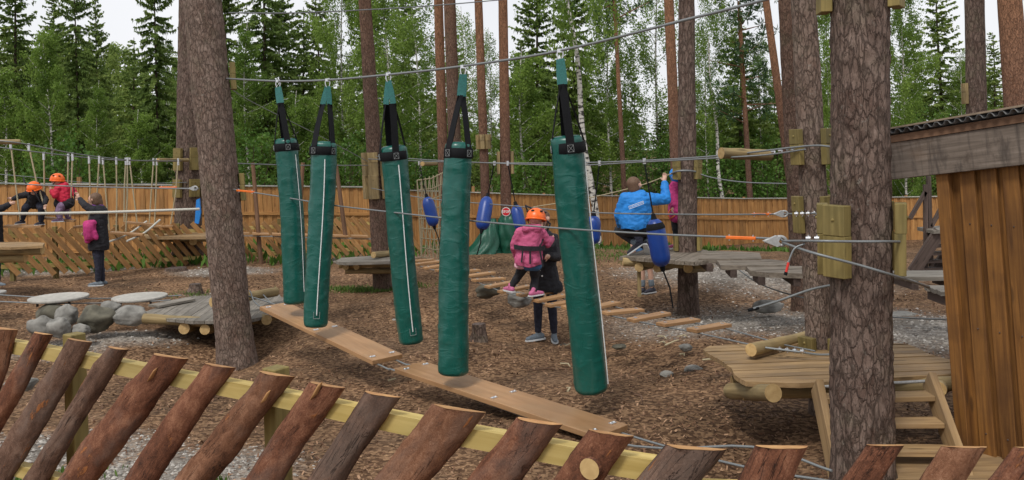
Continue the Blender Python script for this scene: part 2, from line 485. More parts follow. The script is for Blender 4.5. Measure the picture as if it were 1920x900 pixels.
def fascia_mat():
    m, n, l, b = mat('weathered_fascia', .85)
    g = NT(n, l); a = n.new('ShaderNodeAttribute'); a.attribute_name = 'lc'; vec = a.outputs['Vector']
    grain = g.noise(g.mapping(vec, (30, 30, 1.5)), 1.4, 6, .6, .5).outputs['Fac']
    out = g.ramp(grain, [(.32, (.11, .085, .066)), (.68, (.235, .19, .155))])
    drip = g.noise(g.mapping(vec, (1.2, 2.2, 15)), 1, 5, .65, .3).outputs['Fac']
    out = g.mix(g.range(drip, .5, .66, 0, .75), out, (.05, .04, .034))
    spot = g.noise(vec, 9, 7, .7).outputs['Fac']
    out = g.mix(g.range(spot, .55, .68, 0, .6), out, (.06, .042, .03))
    out = g.mix(g.range(g.noise(vec, 2.2, 4).outputs['Fac'], .55, .7, 0, .45), out, (.2, .115, .06))
    l.new(out, b.inputs['Base Color'])
    bp = n.new('ShaderNodeBump'); bp.inputs['Strength'].default_value = .35; bp.inputs['Distance'].default_value = .005
    l.new(grain, bp.inputs['Height']); l.new(bp.outputs[0], b.inputs['Normal'])
    return m
M['fascia'] = fascia_mat()
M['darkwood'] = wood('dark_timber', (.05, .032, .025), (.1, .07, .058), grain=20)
M['brownwood'] = wood('brown_timber', (.12, .06, .03), (.19, .105, .06), grain=20)
M['cable'] = flat_mat('galvanised_cable', (.2, .215, .22), .5, .35, .3, 300)
M['steel'] = flat_mat('bright_steel', (.7, .71, .73), .3, .9, .1, 60)
M['zinc'] = flat_mat('zinc_plate', (.4, .41, .41), .45, .3, .15, 60)
M['rope'] = flat_mat('beige_rope', (.42, .36, .23), .9, 0, .25, 120, .4, 200)
M['whiterope'] = flat_mat('pale_rope', (.55, .54, .48), .85, 0, .2, 120, .4, 200)
M['black'] = flat_mat('black_webbing', (.006, .0065, .008), .8, 0, .4, 150, .3, 300, .2)
M['greenweb'] = flat_mat('green_webbing', (.02, .13, .12), .6, 0, .3, 90, .3, 200)
M['piping'] = flat_mat('white_piping', (.72, .75, .75), .5)
M['stitch'] = flat_mat('white_stitching', (.3, .32, .32), .7)
M['blue'] = flat_mat('blue_buoy', (.006, .042, .235), .38, 0, .1, 8)
M['orange'] = flat_mat('orange_plastic', (.75, .16, .02), .45)
M['helmet'] = flat_mat('orange_helmet_shell', (.85, .14, .012), .35, 0, .06)
M['red'] = flat_mat('red_sleeve', (.6, .03, .02), .5)
M['white'] = flat_mat('white_plastic', (.75, .75, .74), .5)
M['signred'] = flat_mat('sign_red', (.6, .02, .03), .45)
M['tarp'] = flat_mat('green_tarpaulin', (.008, .085, .05), .42, 0, .2, 6, .4, 12)
M['skin'] = flat_mat('skin', (.56, .34, .25), .55, 0, .05)
M['hairbrown'] = flat_mat('brown_hair', (.12, .065, .035), .6, 0, .3, 90, .5, 160)
M['coat'] = flat_mat('black_fabric', (.014, .014, .018), .9, 0, .3, 30, .3, 60)
M['navy'] = flat_mat('navy_fabric', (.017, .019, .035), .9, 0, .3, 30, .3, 60)
M['pink'] = flat_mat('pink_fabric', (.5, .09, .2), .75, 0, .14, 14, .6, 25)
M['pinkpale'] = flat_mat('pale_pink_trim', (.7, .4, .47), .75)
M['magenta'] = flat_mat('magenta_fabric', (.42, .03, .16), .8, 0, .2, 14, .6, 25)
M['redjacket'] = flat_mat('red_fabric', (.5, .012, .045), .75, 0, .15, 14, .5, 25)
M['bluejacket'] = flat_mat('blue_softshell', (.012, .2, .6), .7, 0, .12, 9, .6, 16)
M['jeans'] = flat_mat('blue_jeans', (.045, .13, .28), .85, 0, .25, 40)
M['mauve'] = flat_mat('mauve_trousers', (.2, .13, .22), .85, 0, .3, 30)
M['purple'] = flat_mat('purple_scarf', (.15, .04, .22), .85, 0, .25, 30)
M['shoegrey'] = flat_mat('grey_mesh_shoe', (.14, .17, .2), .8, 0, .2, 60)
M['shoedark'] = flat_mat('dark_shoe', (.03, .03, .045), .7, 0, .3, 60)
M['shoepink'] = flat_mat('pink_shoe', (.5, .12, .25), .7, 0, .2, 60)
M['sole'] = flat_mat('pale_sole', (.6, .62, .63), .7)
M['rock'] = flat_mat('granite', (.2, .193, .175), .9, 0, .45, 7, .9, 18)
M['rockdark'] = flat_mat('dark_granite', (.095, .088, .065), .9, 0, .5, 7, .9, 18)
M['disc'] = wood('grey_disc', (.33, .32, .29), (.45, .43, .39), grain=10, knots=False)
M['roof'] = flat_mat('corrugated_roof', (.1, .1, .1), .6, .3, .3, 20)
M['roofedge'] = flat_mat('bitumen_sheet', (.27, .21, .15), .8, 0, .25, 20)
M['birch_bark'] = None
def birch_bark():
    m, n, l, b = mat('birch_bark', .7)
    a = n.new('ShaderNodeAttribute'); a.attribute_name = 'lc'
    mp = n.new('ShaderNodeMapping'); mp.inputs['Scale'].default_value = (6, 6, 16)
    l.new(a.outputs['Vector'], mp.inputs['Vector'])
    t = n.new('ShaderNodeTexNoise'); t.inputs['Scale'].default_value = .9; t.inputs['Detail'].default_value = 5
    l.new(mp.outputs[0], t.inputs['Vector'])
    r = n.new('ShaderNodeValToRGB'); r.color_ramp.elements[0].position = .4; r.color_ramp.elements[1].position = .5
    r.color_ramp.elements[0].color = (.03, .026, .024, 1); r.color_ramp.elements[1].color = (.6, .58, .53, 1)
    l.new(t.outputs['Fac'], r.inputs[0]); l.new(r.outputs[0], b.inputs['Base Color'])
    return m
M['birch_bark'] = birch_bark()
M['spruce'] = leaf('spruce_needles', (.06, .105, .026), (.155, .235, .056), (.3, .38, .1), .52)
M['birch'] = leaf('birch_leaves', (.07, .13, .02), (.145, .24, .04), (.27, .39, .08), .5)
M['pineneedle'] = leaf('pine_needles', (.03, .065, .025), (.06, .115, .042), (.11, .18, .065), .3)
M['bushleaf'] = leaf('bush_leaves', (.035, .085, .015), (.075, .16, .025), (.15, .27, .05), .4)
M['grass'] = leaf('grass_blades', (.045, .09, .015), (.08, .15, .025), (.15, .22, .05), .3)

def vinyl():
    m, n, l, b = mat('green_vinyl', .36)
    b.inputs['Base Color'].default_value = (.004, .098, .075, 1)
    a = n.new('ShaderNodeAttribute'); a.attribute_name = 'lc'
    mp = n.new('ShaderNodeMapping'); mp.inputs['Scale'].default_value = (3.5, 3.5, 9)
    l.new(a.outputs['Vector'], mp.inputs['Vector'])
    t = n.new('ShaderNodeTexNoise'); t.inputs['Scale'].default_value = 1.4; t.inputs['Detail'].default_value = 3; t.inputs['Distortion'].default_value = 1.2
    l.new(mp.outputs[0], t.inputs['Vector'])
    ma = n.new('ShaderNodeMapRange'); ma.inputs[1].default_value = .45; ma.inputs[2].default_value = .75; ma.interpolation_type = 'SMOOTHSTEP'
    l.new(t.outputs['Fac'], ma.inputs[0])
    t2 = n.new('ShaderNodeTexNoise'); t2.inputs['Scale'].default_value = 60; t2.inputs['Detail'].default_value = 3
    l.new(a.outputs['Vector'], t2.inputs['Vector'])
    s_ = n.new('ShaderNodeMath'); s_.operation = 'MULTIPLY_ADD'; s_.inputs[1].default_value = .08
    l.new(t2.outputs['Fac'], s_.inputs[0]); l.new(ma.outputs[0], s_.inputs[2])
    bp = n.new('ShaderNodeBump'); bp.inputs['Strength'].default_value = .35; bp.inputs['Distance'].default_value = .006
    l.new(s_.outputs[0], bp.inputs['Height']); l.new(bp.outputs[0], b.inputs['Normal'])
    r = n.new('ShaderNodeValToRGB')
    r.color_ramp.elements[0].color = (.003, .072, .058, 1); r.color_ramp.elements[1].color = (.005, .102, .08, 1)
    l.new(t.outputs['Fac'], r.inputs[0])
    G = NT(n, l); sc_ = G.noise(G.mapping(a.outputs['Vector'], (7, 7, 3)), 1, 8, .7, .8).outputs['Fac']
    out = G.mix(G.range(sc_, .5, .72, 0, .3), r.outputs[0], (.05, .11, .085))
    l.new(out, b.inputs['Base Color']); l.new(G.range(sc_, .35, .65, .24, .42), b.inputs['Roughness'])
    return m
M['vinyl'] = vinyl()

def ground_mat():
    m, n, l, b = mat('woodchip_ground', .95)
    b.inputs['Specular IOR Level'].default_value = .15
    g = n.new('ShaderNodeNewGeometry')
    t = n.new('ShaderNodeTexNoise'); t.inputs['Scale'].default_value = 26; t.inputs['Detail'].default_value = 8; t.inputs['Roughness'].default_value = .75
    l.new(g.outputs['Position'], t.inputs['Vector'])
    v = n.new('ShaderNodeTexVoronoi'); v.inputs['Scale'].default_value = 34
    l.new(g.outputs['Position'], v.inputs['Vector'])
    sp = n.new('ShaderNodeSeparateColor'); l.new(v.outputs['Color'], sp.inputs[0])
    f = n.new('ShaderNodeMath'); f.operation = 'MULTIPLY_ADD'; f.inputs[1].default_value = .5
    l.new(sp.outputs[0], f.inputs[0])
    f2 = n.new('ShaderNodeMath'); f2.operation = 'MULTIPLY'; f2.inputs[1].default_value = .6
    l.new(t.outputs['Fac'], f2.inputs[0]); l.new(f2.outputs[0], f.inputs[2])
    r = n.new('ShaderNodeValToRGB')
    r.color_ramp.elements[0].position = .2; r.color_ramp.elements[0].color = (.045, .022, .012, 1)
    r.color_ramp.elements[1].position = .85; r.color_ramp.elements[1].color = (.35, .215, .12, 1)
    e = r.color_ramp.elements.new(.5); e.color = (.122, .068, .037, 1)
    l.new(f.outputs[0], r.inputs[0])
    gr = n.new('ShaderNodeValToRGB')
    gr.color_ramp.elements[0].position = .25; gr.color_ramp.elements[0].color = (.11, .092, .076, 1)
    gr.color_ramp.elements[1].position = .8; gr.color_ramp.elements[1].color = (.36, .33, .29, 1)
    l.new(f.outputs[0], gr.inputs[0])
    big = n.new('ShaderNodeTexNoise'); big.inputs['Scale'].default_value = 1.1; big.inputs['Detail'].default_value = 5
    l.new(g.outputs['Position'], big.inputs['Vector'])
    br = n.new('ShaderNodeMapRange'); br.inputs[1].default_value = .3; br.inputs[2].default_value = .7; br.inputs[3].default_value = .6; br.inputs[4].default_value = 1.3
    l.new(big.outputs['Fac'], br.inputs[0])
    a = n.new('ShaderNodeAttribute'); a.attribute_name = 'gravel'
    ga = n.new('ShaderNodeMath'); ga.operation = 'ADD'; ga.use_clamp = True
    tn = n.new('ShaderNodeMapRange'); tn.inputs[1].default_value = .3; tn.inputs[2].default_value = .7; tn.inputs[3].default_value = -.35; tn.inputs[4].default_value = .3
    l.new(t.outputs['Fac'], tn.inputs[0]); l.new(a.outputs['Fac'], ga.inputs[0]); l.new(tn.outputs[0], ga.inputs[1])
    gm = n.new('ShaderNodeMath'); gm.operation = 'MULTIPLY'; l.new(ga.outputs[0], gm.inputs[0])
    st = n.new('ShaderNodeMapRange'); st.inputs[1].default_value = .02; st.inputs[2].default_value = .2; l.new(a.outputs['Fac'], st.inputs[0]); l.new(st.outputs[0], gm.inputs[1])
    mxg = n.new('ShaderNodeMix'); mxg.data_type = 'RGBA'; l.new(gm.outputs[0], mxg.inputs[0]); l.new(r.outputs[0], mxg.inputs[6]); l.new(gr.outputs[0], mxg.inputs[7])
    G = NT(n, l)
    dirt = G.noise(g.outputs['Position'], .9, 7, .65, .6).outputs['Fac']
    soil = G.mix(f.outputs[0], (.045, .03, .02), (.22, .15, .1))
    gcol = G.mix(G.range(dirt, .52, .66, 0, .4), mxg.outputs[2], soil)
    mu = n.new('ShaderNodeMix'); mu.data_type = 'RGBA'; mu.blend_type = 'MULTIPLY'; mu.inputs[0].default_value = 1
    l.new(gcol, mu.inputs[6]); l.new(br.outputs[0], mu.inputs[7])
    l.new(mu.outputs[2], b.inputs['Base Color'])
    bp = n.new('ShaderNodeBump'); bp.inputs['Strength'].default_value = .8; bp.inputs['Distance'].default_value = .03
    l.new(f.outputs[0], bp.inputs['Height']); l.new(bp.outputs[0], b.inputs['Normal'])
    return m
M['ground'] = ground_mat()

# ------------------------------------------------------------------ ground sheet, chips, gravel
def axis_lines(lo, hi, step, far, grow=1.35):
    a = list(np.arange(lo, hi + 1e-6, step)); s = step
    x = hi
    while x < far: s *= grow; x += s; a.append(x)
    s = step; x = lo; pre = []
    lim = -far if lo < 0 else -8
    while x > lim: s *= grow; x -= s; pre.append(x)
    return np.array(pre[::-1] + a)
GRAV = [(1400, 560, 11.6, 2.1, 1.6), (1340, 505, 16, 2.0, 2.2), (1560, 560, 11.5, 1.2, 1.5), (1740, 625, 10, 1.2, 1.3), (240, 622, 11.7, .9, .55), (120, 640, 11.2, .8, .6), (430, 545, 15, .8, .5),
        (150, 860, 5.6, 1.2, 1.0), (330, 800, 6.0, .9, .9), (60, 760, 6.6, 1.2, .9), (700, 850, 5.0, .5, .4), (100, 505, 19, 2.5, 1), (420, 510, 18, 1.2, 1), (650, 490, 20.5, 2, .8), (1450, 500, 16, 2.5, 3)]
GP = [(P(a, b, c), sx, sy) for a, b, c, sx, sy in GRAV]
def gravel_w(x, y):
    w = np.zeros_like(x)
    for p, sx, sy in GP: w = np.maximum(w, np.exp(-(((x - p.x) / sx) ** 2 + ((y - p.y) / sy) ** 2) * 1.1))
    return np.clip((w - .25) * 1.6, 0, 1)
def lump(x, y):
    return np.array([.05 * noise.noise((a * .9, b * .9, 3)) + .02 * noise.noise((a * 3.1, b * 3.1, 9)) for a, b in zip(x, y)])
xs = axis_lines(-9, 9, .14, 190); ys = axis_lines(1.5, 20, .14, 260)
gx, gy = np.meshgrid(xs, ys)
fx, fy = gx.ravel(), gy.ravel()
fz = gza(fx, fy) + lump(fx, fy)
nx, ny = len(xs), len(ys)
i = np.arange(nx * ny).reshape(ny, nx)
faces = np.stack([i[:-1, :-1], i[:-1, 1:], i[1:, 1:], i[1:, :-1]], -1).reshape(-1, 4)
def np_mesh(name, verts, quads, mats, attrs=(), smooth=False):
    me = bpy.data.meshes.new(name)
    nv, nf, k = len(verts), len(quads), quads.shape[1]
    me.vertices.add(nv); me.vertices.foreach_set('co', verts.astype(np.float32).ravel())
    me.loops.add(nf * k); me.loops.foreach_set('vertex_index', quads.astype(np.int32).ravel())
    me.polygons.add(nf); me.polygons.foreach_set('loop_start', np.arange(0, nf * k, k, dtype=np.int32))
    me.polygons.foreach_set('use_smooth', np.full(nf, smooth))
    for m in (mats if isinstance(mats, (list, tuple)) else [mats]): me.materials.append(m)
    me.update(calc_edges=True)
    for an, dom, vals in attrs:
        a = me.attributes.new(an, 'FLOAT', dom); a.data.foreach_set('value', np.asarray(vals, np.float32))
    return me
me = np_mesh('ground', np.stack([fx, fy, fz], -1), faces, M['ground'], [('gravel', 'POINT', gravel_w(fx, fy))], True)
ground = bpy.data.objects.new('ground', me); col.objects.link(ground); ground['kind'] = 'structure'

rng = np.random.default_rng(5)
def scatter(n, dmin, dmax, pxmin=-60, pxmax=1980):
    d = dmin * (dmax / dmin) ** rng.random(n)
    x = (rng.uniform(pxmin, pxmax, n) - 960) / F * d
    return x, d
def chips():
    x, y = scatter(64000, 2.7, 18)
    g = gravel_w(x, y)
    patch = np.array([noise.noise((a * 1.3, b * 1.3, 1)) for a, b in zip(x, y)])
    keep = (rng.random(len(x)) > g * .85) & (rng.random(len(x)) < .62 + patch)
    x, y = x[keep], y[keep]
    z = gza(x, y) + lump(x, y)
    n = len(x)
    L = rng.uniform(.008, .03, n) * (1 + .045 * y); W = L * rng.uniform(.25, .6, n)
    an = rng.uniform(0, 6.283, n); ti = rng.normal(0, .45, n); t2 = rng.normal(0, .35, n)
    a = np.stack([np.cos(an) * np.cos(ti), np.sin(an) * np.cos(ti), np.sin(ti)], -1)
    b = np.stack([-np.sin(an) * np.cos(t2), np.cos(an) * np.cos(t2), np.sin(t2)], -1)
    c = np.stack([x, y, z + .008], -1)
    la, wb = a * L[:, None] / 2, b * W[:, None] / 2
    nrm = np.cross(a, b) * .004
    q = np.stack([c - la - wb, c + la - wb * .6, c + la + wb, c - la + wb * .7], 1)
    top = (q + nrm[:, None]).reshape(-1, 3)
    me = np_mesh('wood_chips', top, np.arange(n * 4).reshape(-1, 4), M['chip'], [('tone', 'FACE', rng.random(n) ** 1.6)])
    o = bpy.data.objects.new('wood_chips', me); col.objects.link(o); o['kind'] = 'stuff'
    tag(o, 'brown wood chips strewn over the ground', 'wood chips')
M['chip'] = leaf('wood_chip', (.07, .034, .018), (.17, .088, .048), (.36, .22, .13), 0)
M['pebble'] = leaf('pebble', (.1, .09, .08), (.24, .22, .195), (.46, .43, .39), 0)
chips()
OCT_V = np.array([[1, 0, 0], [-1, 0, 0], [0, 1, 0], [0, -1, 0], [0, 0, 1], [0, 0, -1]], float)
OCT_F = np.array([[0, 2, 4], [2, 1, 4], [1, 3, 4], [3, 0, 4], [2, 0, 5], [1, 2, 5], [3, 1, 5], [0, 3, 5]])
def gravel():
    x, y = scatter(60000, 3.2, 19)
    keep = rng.random(len(x)) < gravel_w(x, y) * .9
    x, y = x[keep], y[keep]; n = len(x)
    z = gza(x, y) + lump(x, y)
    s = rng.uniform(.006, .022, n) * (1 + .03 * y)
    sc = np.stack([s, s * rng.uniform(.6, 1, n), s * rng.uniform(.4, .7, n)], -1)
    an = rng.uniform(0, 6.28, n)
    v = OCT_V[None] * sc[:, None]
    vx = v[..., 0] * np.cos(an)[:, None] - v[..., 1] * np.sin(an)[:, None]
    vy = v[..., 0] * np.sin(an)[:, None] + v[..., 1] * np.cos(an)[:, None]
    vv = np.stack([vx + x[:, None], vy + y[:, None], v[..., 2] + z[:, None]], -1).reshape(-1, 3)
    fs = (OCT_F[None] + np.arange(n)[:, None, None] * 6).reshape(-1, 3)
    me = np_mesh('gravel', vv, fs, M['pebble'], [('tone', 'FACE', np.repeat(rng.random(n), 8))])
    o = bpy.data.objects.new('gravel', me); col.objects.link(o); o['kind'] = 'stuff'
    tag(o, 'pale grey gravel between the wood chips', 'gravel')
gravel()
def blades(name, label, spots, h, n_per, matn='grass', w=.012):
    cs = []
    for (p, sx, sy, k) in spots:
        n = int(n_per * k)
        cs.append(np.stack([rng.normal(p.x, sx, n), rng.normal(p.y, sy, n)], -1))
    c = np.concatenate(cs); n = len(c)
    z = gza(c[:, 0], c[:, 1]) + lump(c[:, 0], c[:, 1]) - .01
    base = np.stack([c[:, 0], c[:, 1], z], -1)
    an = rng.uniform(0, 6.28, n); hh = h * rng.uniform(.4, 1.2, n)
    lean = rng.uniform(.1, .7, n)
    d = np.stack([np.cos(an) * lean, np.sin(an) * lean, np.ones(n)], -1) * hh[:, None]
    s = np.stack([-np.sin(an), np.cos(an), np.zeros(n)], -1) * (w * rng.uniform(.6, 1.6, n))[:, None]
    q = np.stack([base - s * .4, base + d * .55 - s, base + d, base + d * .55 + s], 1).reshape(-1, 3)
    me = np_mesh(name, q, np.arange(n * 4).reshape(-1, 4), M[matn], [('tone', 'FACE', rng.random(n) * .8)])
    o = bpy.data.objects.new(name, me); col.objects.link(o); o['kind'] = 'stuff'
    tag(o, label, 'grass')
blades('grass', 'short green grass tufts on the bare ground', [(P(690, 545, 15.6), .5, .22, 1.6), (P(730, 540, 15.8), .25, .2, .6), (P(25, 825, 5.6), .22, .2, .8),
        (P(380, 545, 15), .3, .2, .2), (P(385, 830, 5.6), .07, .07, .12), (P(1060, 465, 22), 1.0, .8, 1.0), (P(1120, 470, 22), 1, 1, 1.2), (P(1160, 480, 19), .6, .6, .6)], .085, 1100, 'grass', .006)
blades('weeds', 'leafy green weeds along the foot of the board fence', [(P(1060, 460, 25), 1.0, .7, .7), (P(1140, 455, 26), 1, .7, .8), (P(1250, 455, 27.5), 1, .7, .7), (P(1350, 455, 28), 1.2, .6, .8), (P(1450, 455, 28), 1, .6, .5), (P(560, 490, 21.3), 2.2, .4, 1), (P(200, 510, 19.5), 2.2, .4, 1), (P(60, 510, 19), 1.5, .4, .8), (P(1000, 440, 22), .6, .3, .6), (P(620, 490, 22), 1.2, .3, .6)], .26, 380, 'bushleaf', .045)

# ------------------------------------------------------------------ foliage meshes
def diamonds(c, a, b):      # base points, length vectors, half width vectors
    return np.stack([c, c + a * .5 + b, c + a, c + a * .5 - b], 1).reshape(-1, 3)
def unit(v): return v / np.maximum(np.linalg.norm(v, axis=-1, keepdims=True), 1e-6)
def spruce_crown(seed, h=14., r0=2.5, z0=.6, dens=1.0, step=.34):
    r = np.random.default_rng(seed); C, A, B, T = [], [], [], []
    z = z0
    while z < h - .15:
        f = 1 - (z - z0) / (h - z0)
        nb = r.integers(5, 8)
        a0 = r.uniform(0, 6.28)
        for k in range(nb):
            L = (r0 * f ** .75 + .12) * r.uniform(.6, 1.15)
            az = a0 + k * 6.283 / nb + r.normal(0, .2)
            zz = z + r.normal(0, .1)
            n = max(4, int(L / .05 * dens))
            t = np.sort(r.uniform(.08, 1, n)) if L > .8 else r.uniform(.1, 1, n)
            slope = r.uniform(.05, .3) if f < .35 else r.uniform(-.28, .02)
            rad = L * t
            dz = slope * rad - (.16 if f > .35 else .03) * L * t ** 1.6 + .14 * L * t ** 4
            d = np.array([math.cos(az), math.sin(az), 0])
            side = np.array([-d[1], d[0], 0])
            p = np.array([0, 0, zz]) + d * rad[:, None] + np.array([0, 0, 1]) * dz[:, None]
            tone = np.clip(r.normal(.35, .13) + .3 * t * r.random(n) , 0, 1)
            for s in (-1, 1):
                tw = .34 * (1 - .55 * t) * r.uniform(.6, 1.3, n) * min(1, .45 + L / 2)
                v = unit(d * r.uniform(.35, .8, n)[:, None] + side * s * r.uniform(.5, 1, n)[:, None] + np.array([0, 0, 1]) * r.uniform(-.75, -.05, n)[:, None])
                w = unit(np.cross(v, r.normal(size=(n, 3)) * .5 + np.array([0, 0, 1.])))
                C.append(p); A.append(v * tw[:, None]); B.append(w * (.04 + .035 * r.random(n))[:, None]); T.append(tone + r.normal(0, .07, n))
            v = unit(d * .25 + side * r.normal(0, .35, n)[:, None] + np.array([0, 0, -1.]))
            hl = r.uniform(.1, .3, n) * min(1, .4 + L / 2)
            w = unit(np.cross(v, r.normal(size=(n, 3))))
            C.append(p); A.append(v * hl[:, None]); B.append(w * (.03 + .02 * r.random(n))[:, None]); T.append(tone + r.normal(0, .07, n))
        z += step * r.uniform(.75, 1.2) * (1 if f > .3 else .75)
    C, A, B, T = np.concatenate(C), np.concatenate(A), np.concatenate(B), np.concatenate(T)
    return diamonds(C, A, B), np.clip(T, 0, 1)
def birch_crown(seed, h=13., r0=1.9, z0=2.2, nl=34, per=300, leafsz=.085, droop=1.0):
    r = np.random.default_rng(seed); C, A, B, T = [], [], [], []
    limbs = []
    for k in range(nl):
        t = (k + r.random()) / nl
        zb = z0 + (h - z0) * t * .95
        az = k * 2.4 + r.normal(0, .4)
        prof = math.sin(math.pi * min(1, .18 + .82 * t)) ** .7
        L = r0 * (.35 + .75 * prof) * r.uniform(.65, 1.2) * (1 - .45 * t)
        rise = r.uniform(.3, 1.0) * L
        e = np.array([math.cos(az) * L, math.sin(az) * L, rise])
        limbs.append((np.array([0, 0, zb]), np.array([0, 0, zb]) + e))
        nc = int(8 + L * 7)
        tone0 = r.normal(.42, .13)
        for c in range(nc):
            u = r.uniform(.25, 1.05)
            s0 = np.array([0, 0, zb]) + e * u + r.normal(0, .14, 3)
            n = int(per / 7.5)
            hang = r.uniform(.25, 1.0) * droop
            tt = r.random(n)
            pos = s0 + np.stack([r.normal(0, .07, n), r.normal(0, .07, n), -hang * tt], -1) + r.normal(0, .06, (n, 3))
            v = unit(r.normal(size=(n, 3)) + np.array([0, 0, -.8]))
            w = unit(np.cross(v, r.normal(size=(n, 3))))
            sz = leafsz * r.uniform(.6, 1.3, n)
            C.append(pos); A.append(v * sz[:, None]); B.append(w * sz[:, None] * .42); T.append(tone0 + r.normal(0, .16, n))
    return diamonds(np.concatenate(C), np.concatenate(A), np.concatenate(B)), np.clip(np.concatenate(T), 0, 1), limbs
def pine_crown(seed, h=4.5, r0=1.7, n=46, per=60):
    r = np.random.default_rng(seed); C, A, B, T = [], [], [], []
    limbs = []
    for k in range(n):
        t = (k + .5) / n; az = k * 2.4 + r.normal(0, .3)
        L = r0 * (1 - .75 * t) * r.uniform(.5, 1.1)
        b0 = np.array([0, 0, t * h]); e = np.array([math.cos(az) * L, math.sin(az) * L, r.uniform(-.1, .5) * L])
        limbs.append((b0, b0 + e)); tone0 = r.normal(.35, .12)
        for c in range(3):
            s0 = b0 + e * r.uniform(.45, 1.05) + r.normal(0, .1, 3)
            m = per // 3
            v = unit(r.normal(size=(m, 3)) + np.array([0, 0, .5])); w = unit(np.cross(v, r.normal(size=(m, 3))))
            C.append(s0 + v * .04); A.append(v * r.uniform(.14, .28, m)[:, None]); B.append(w * .022); T.append(tone0 + r.normal(0, .12, m))
    return diamonds(np.concatenate(C), np.concatenate(A), np.concatenate(B)), np.clip(np.concatenate(T), 0, 1), limbs
def foliage_mesh(name, v, t, m): return np_mesh(name, v, np.arange(len(v)).reshape(-1, 4), m, [('tone', 'FACE', t)])
def trunk_mesh(name, h, rb, rt, matl, limbs=(), lr=.025, wob=.12, seed=0, stubs=0):
    mb = MB(); rr = random.Random(seed)
    n = 12; pts = [Vector((0, 0, -.3))]; rad = [rb * 1.25]
    for k in range(1, n + 1):
        t = k / n
        pts.append(Vector((wob * math.sin(t * 5 + seed) * t, wob * math.cos(t * 4 + seed * 2) * t, h * t))); rad.append(lerp(rb, rt, t))
    mb.tube(pts, rad, 8)
    for (a, b) in limbs:
        a = Vector(a); b = Vector(b)
        mb.tube([a, (a + b) / 2 - Vector((0, 0, .05)), b], [lr, lr * .7, lr * .3], 5, caps=False)
    for k in range(stubs):
        z = rr.uniform(1, h * .5); az = rr.uniform(0, 6.28); L = rr.uniform(.3, 1.1)
        a = Vector((0, 0, z)); b = a + Vector((math.cos(az) * L, math.sin(az) * L, rr.uniform(-.25, .1)))
        mb.tube([a, b], [.012, .004], 4, caps=False)
    o = mb.build(name, matl); me = o.data; bpy.data.objects.remove(o)
    return me
SPR, BIR, PIN = [], [], []
for s_, (h, r0, z0, dn) in enumerate([(14, 2.6, .5, 1), (13, 2.2, .9, .95), (15, 2.9, .4, 1), (11, 1.7, .5, .9), (14, 1.9, 1.6, .62)]):
    v, t = spruce_crown(10 + s_, h, r0 * 1.15, z0, dn)
    SPR.append((h, foliage_mesh('spruce_crown', v, t, M['spruce']), trunk_mesh('spruce_trunk', h, .13, .015, M['spruce_bark'], seed=s_, stubs=24)))
for s_, (h, r0, z0, nl, per, dr) in enumerate([(13, 2.0, 2.0, 38, 300, 1.1), (14, 2.4, 1.6, 42, 330, 1.3), (12, 1.6, 1.2, 34, 280, .8), (13, 2.1, 3.2, 30, 170, 1.4), (9, 1.7, .8, 32, 330, .6)]):
    v, t, lb = birch_crown(40 + s_, h, r0, z0, nl, per, .088, dr)
    BIR.append((h, foliage_mesh('birch_crown', v, t, M['birch']), trunk_mesh('birch_trunk', h, .085, .012, M['birch_bark'], lb, .02, .2, s_)))
for s_, (h, r0, n) in enumerate([(4.5, 1.9, 46), (6.5, 1.5, 64), (3.6, 2.2, 40)]):
    v, t, lb = pine_crown(70 + s_, h, r0, n)
    PIN.append((h, foliage_mesh('pine_crown', v, t, M['pineneedle']), lb))

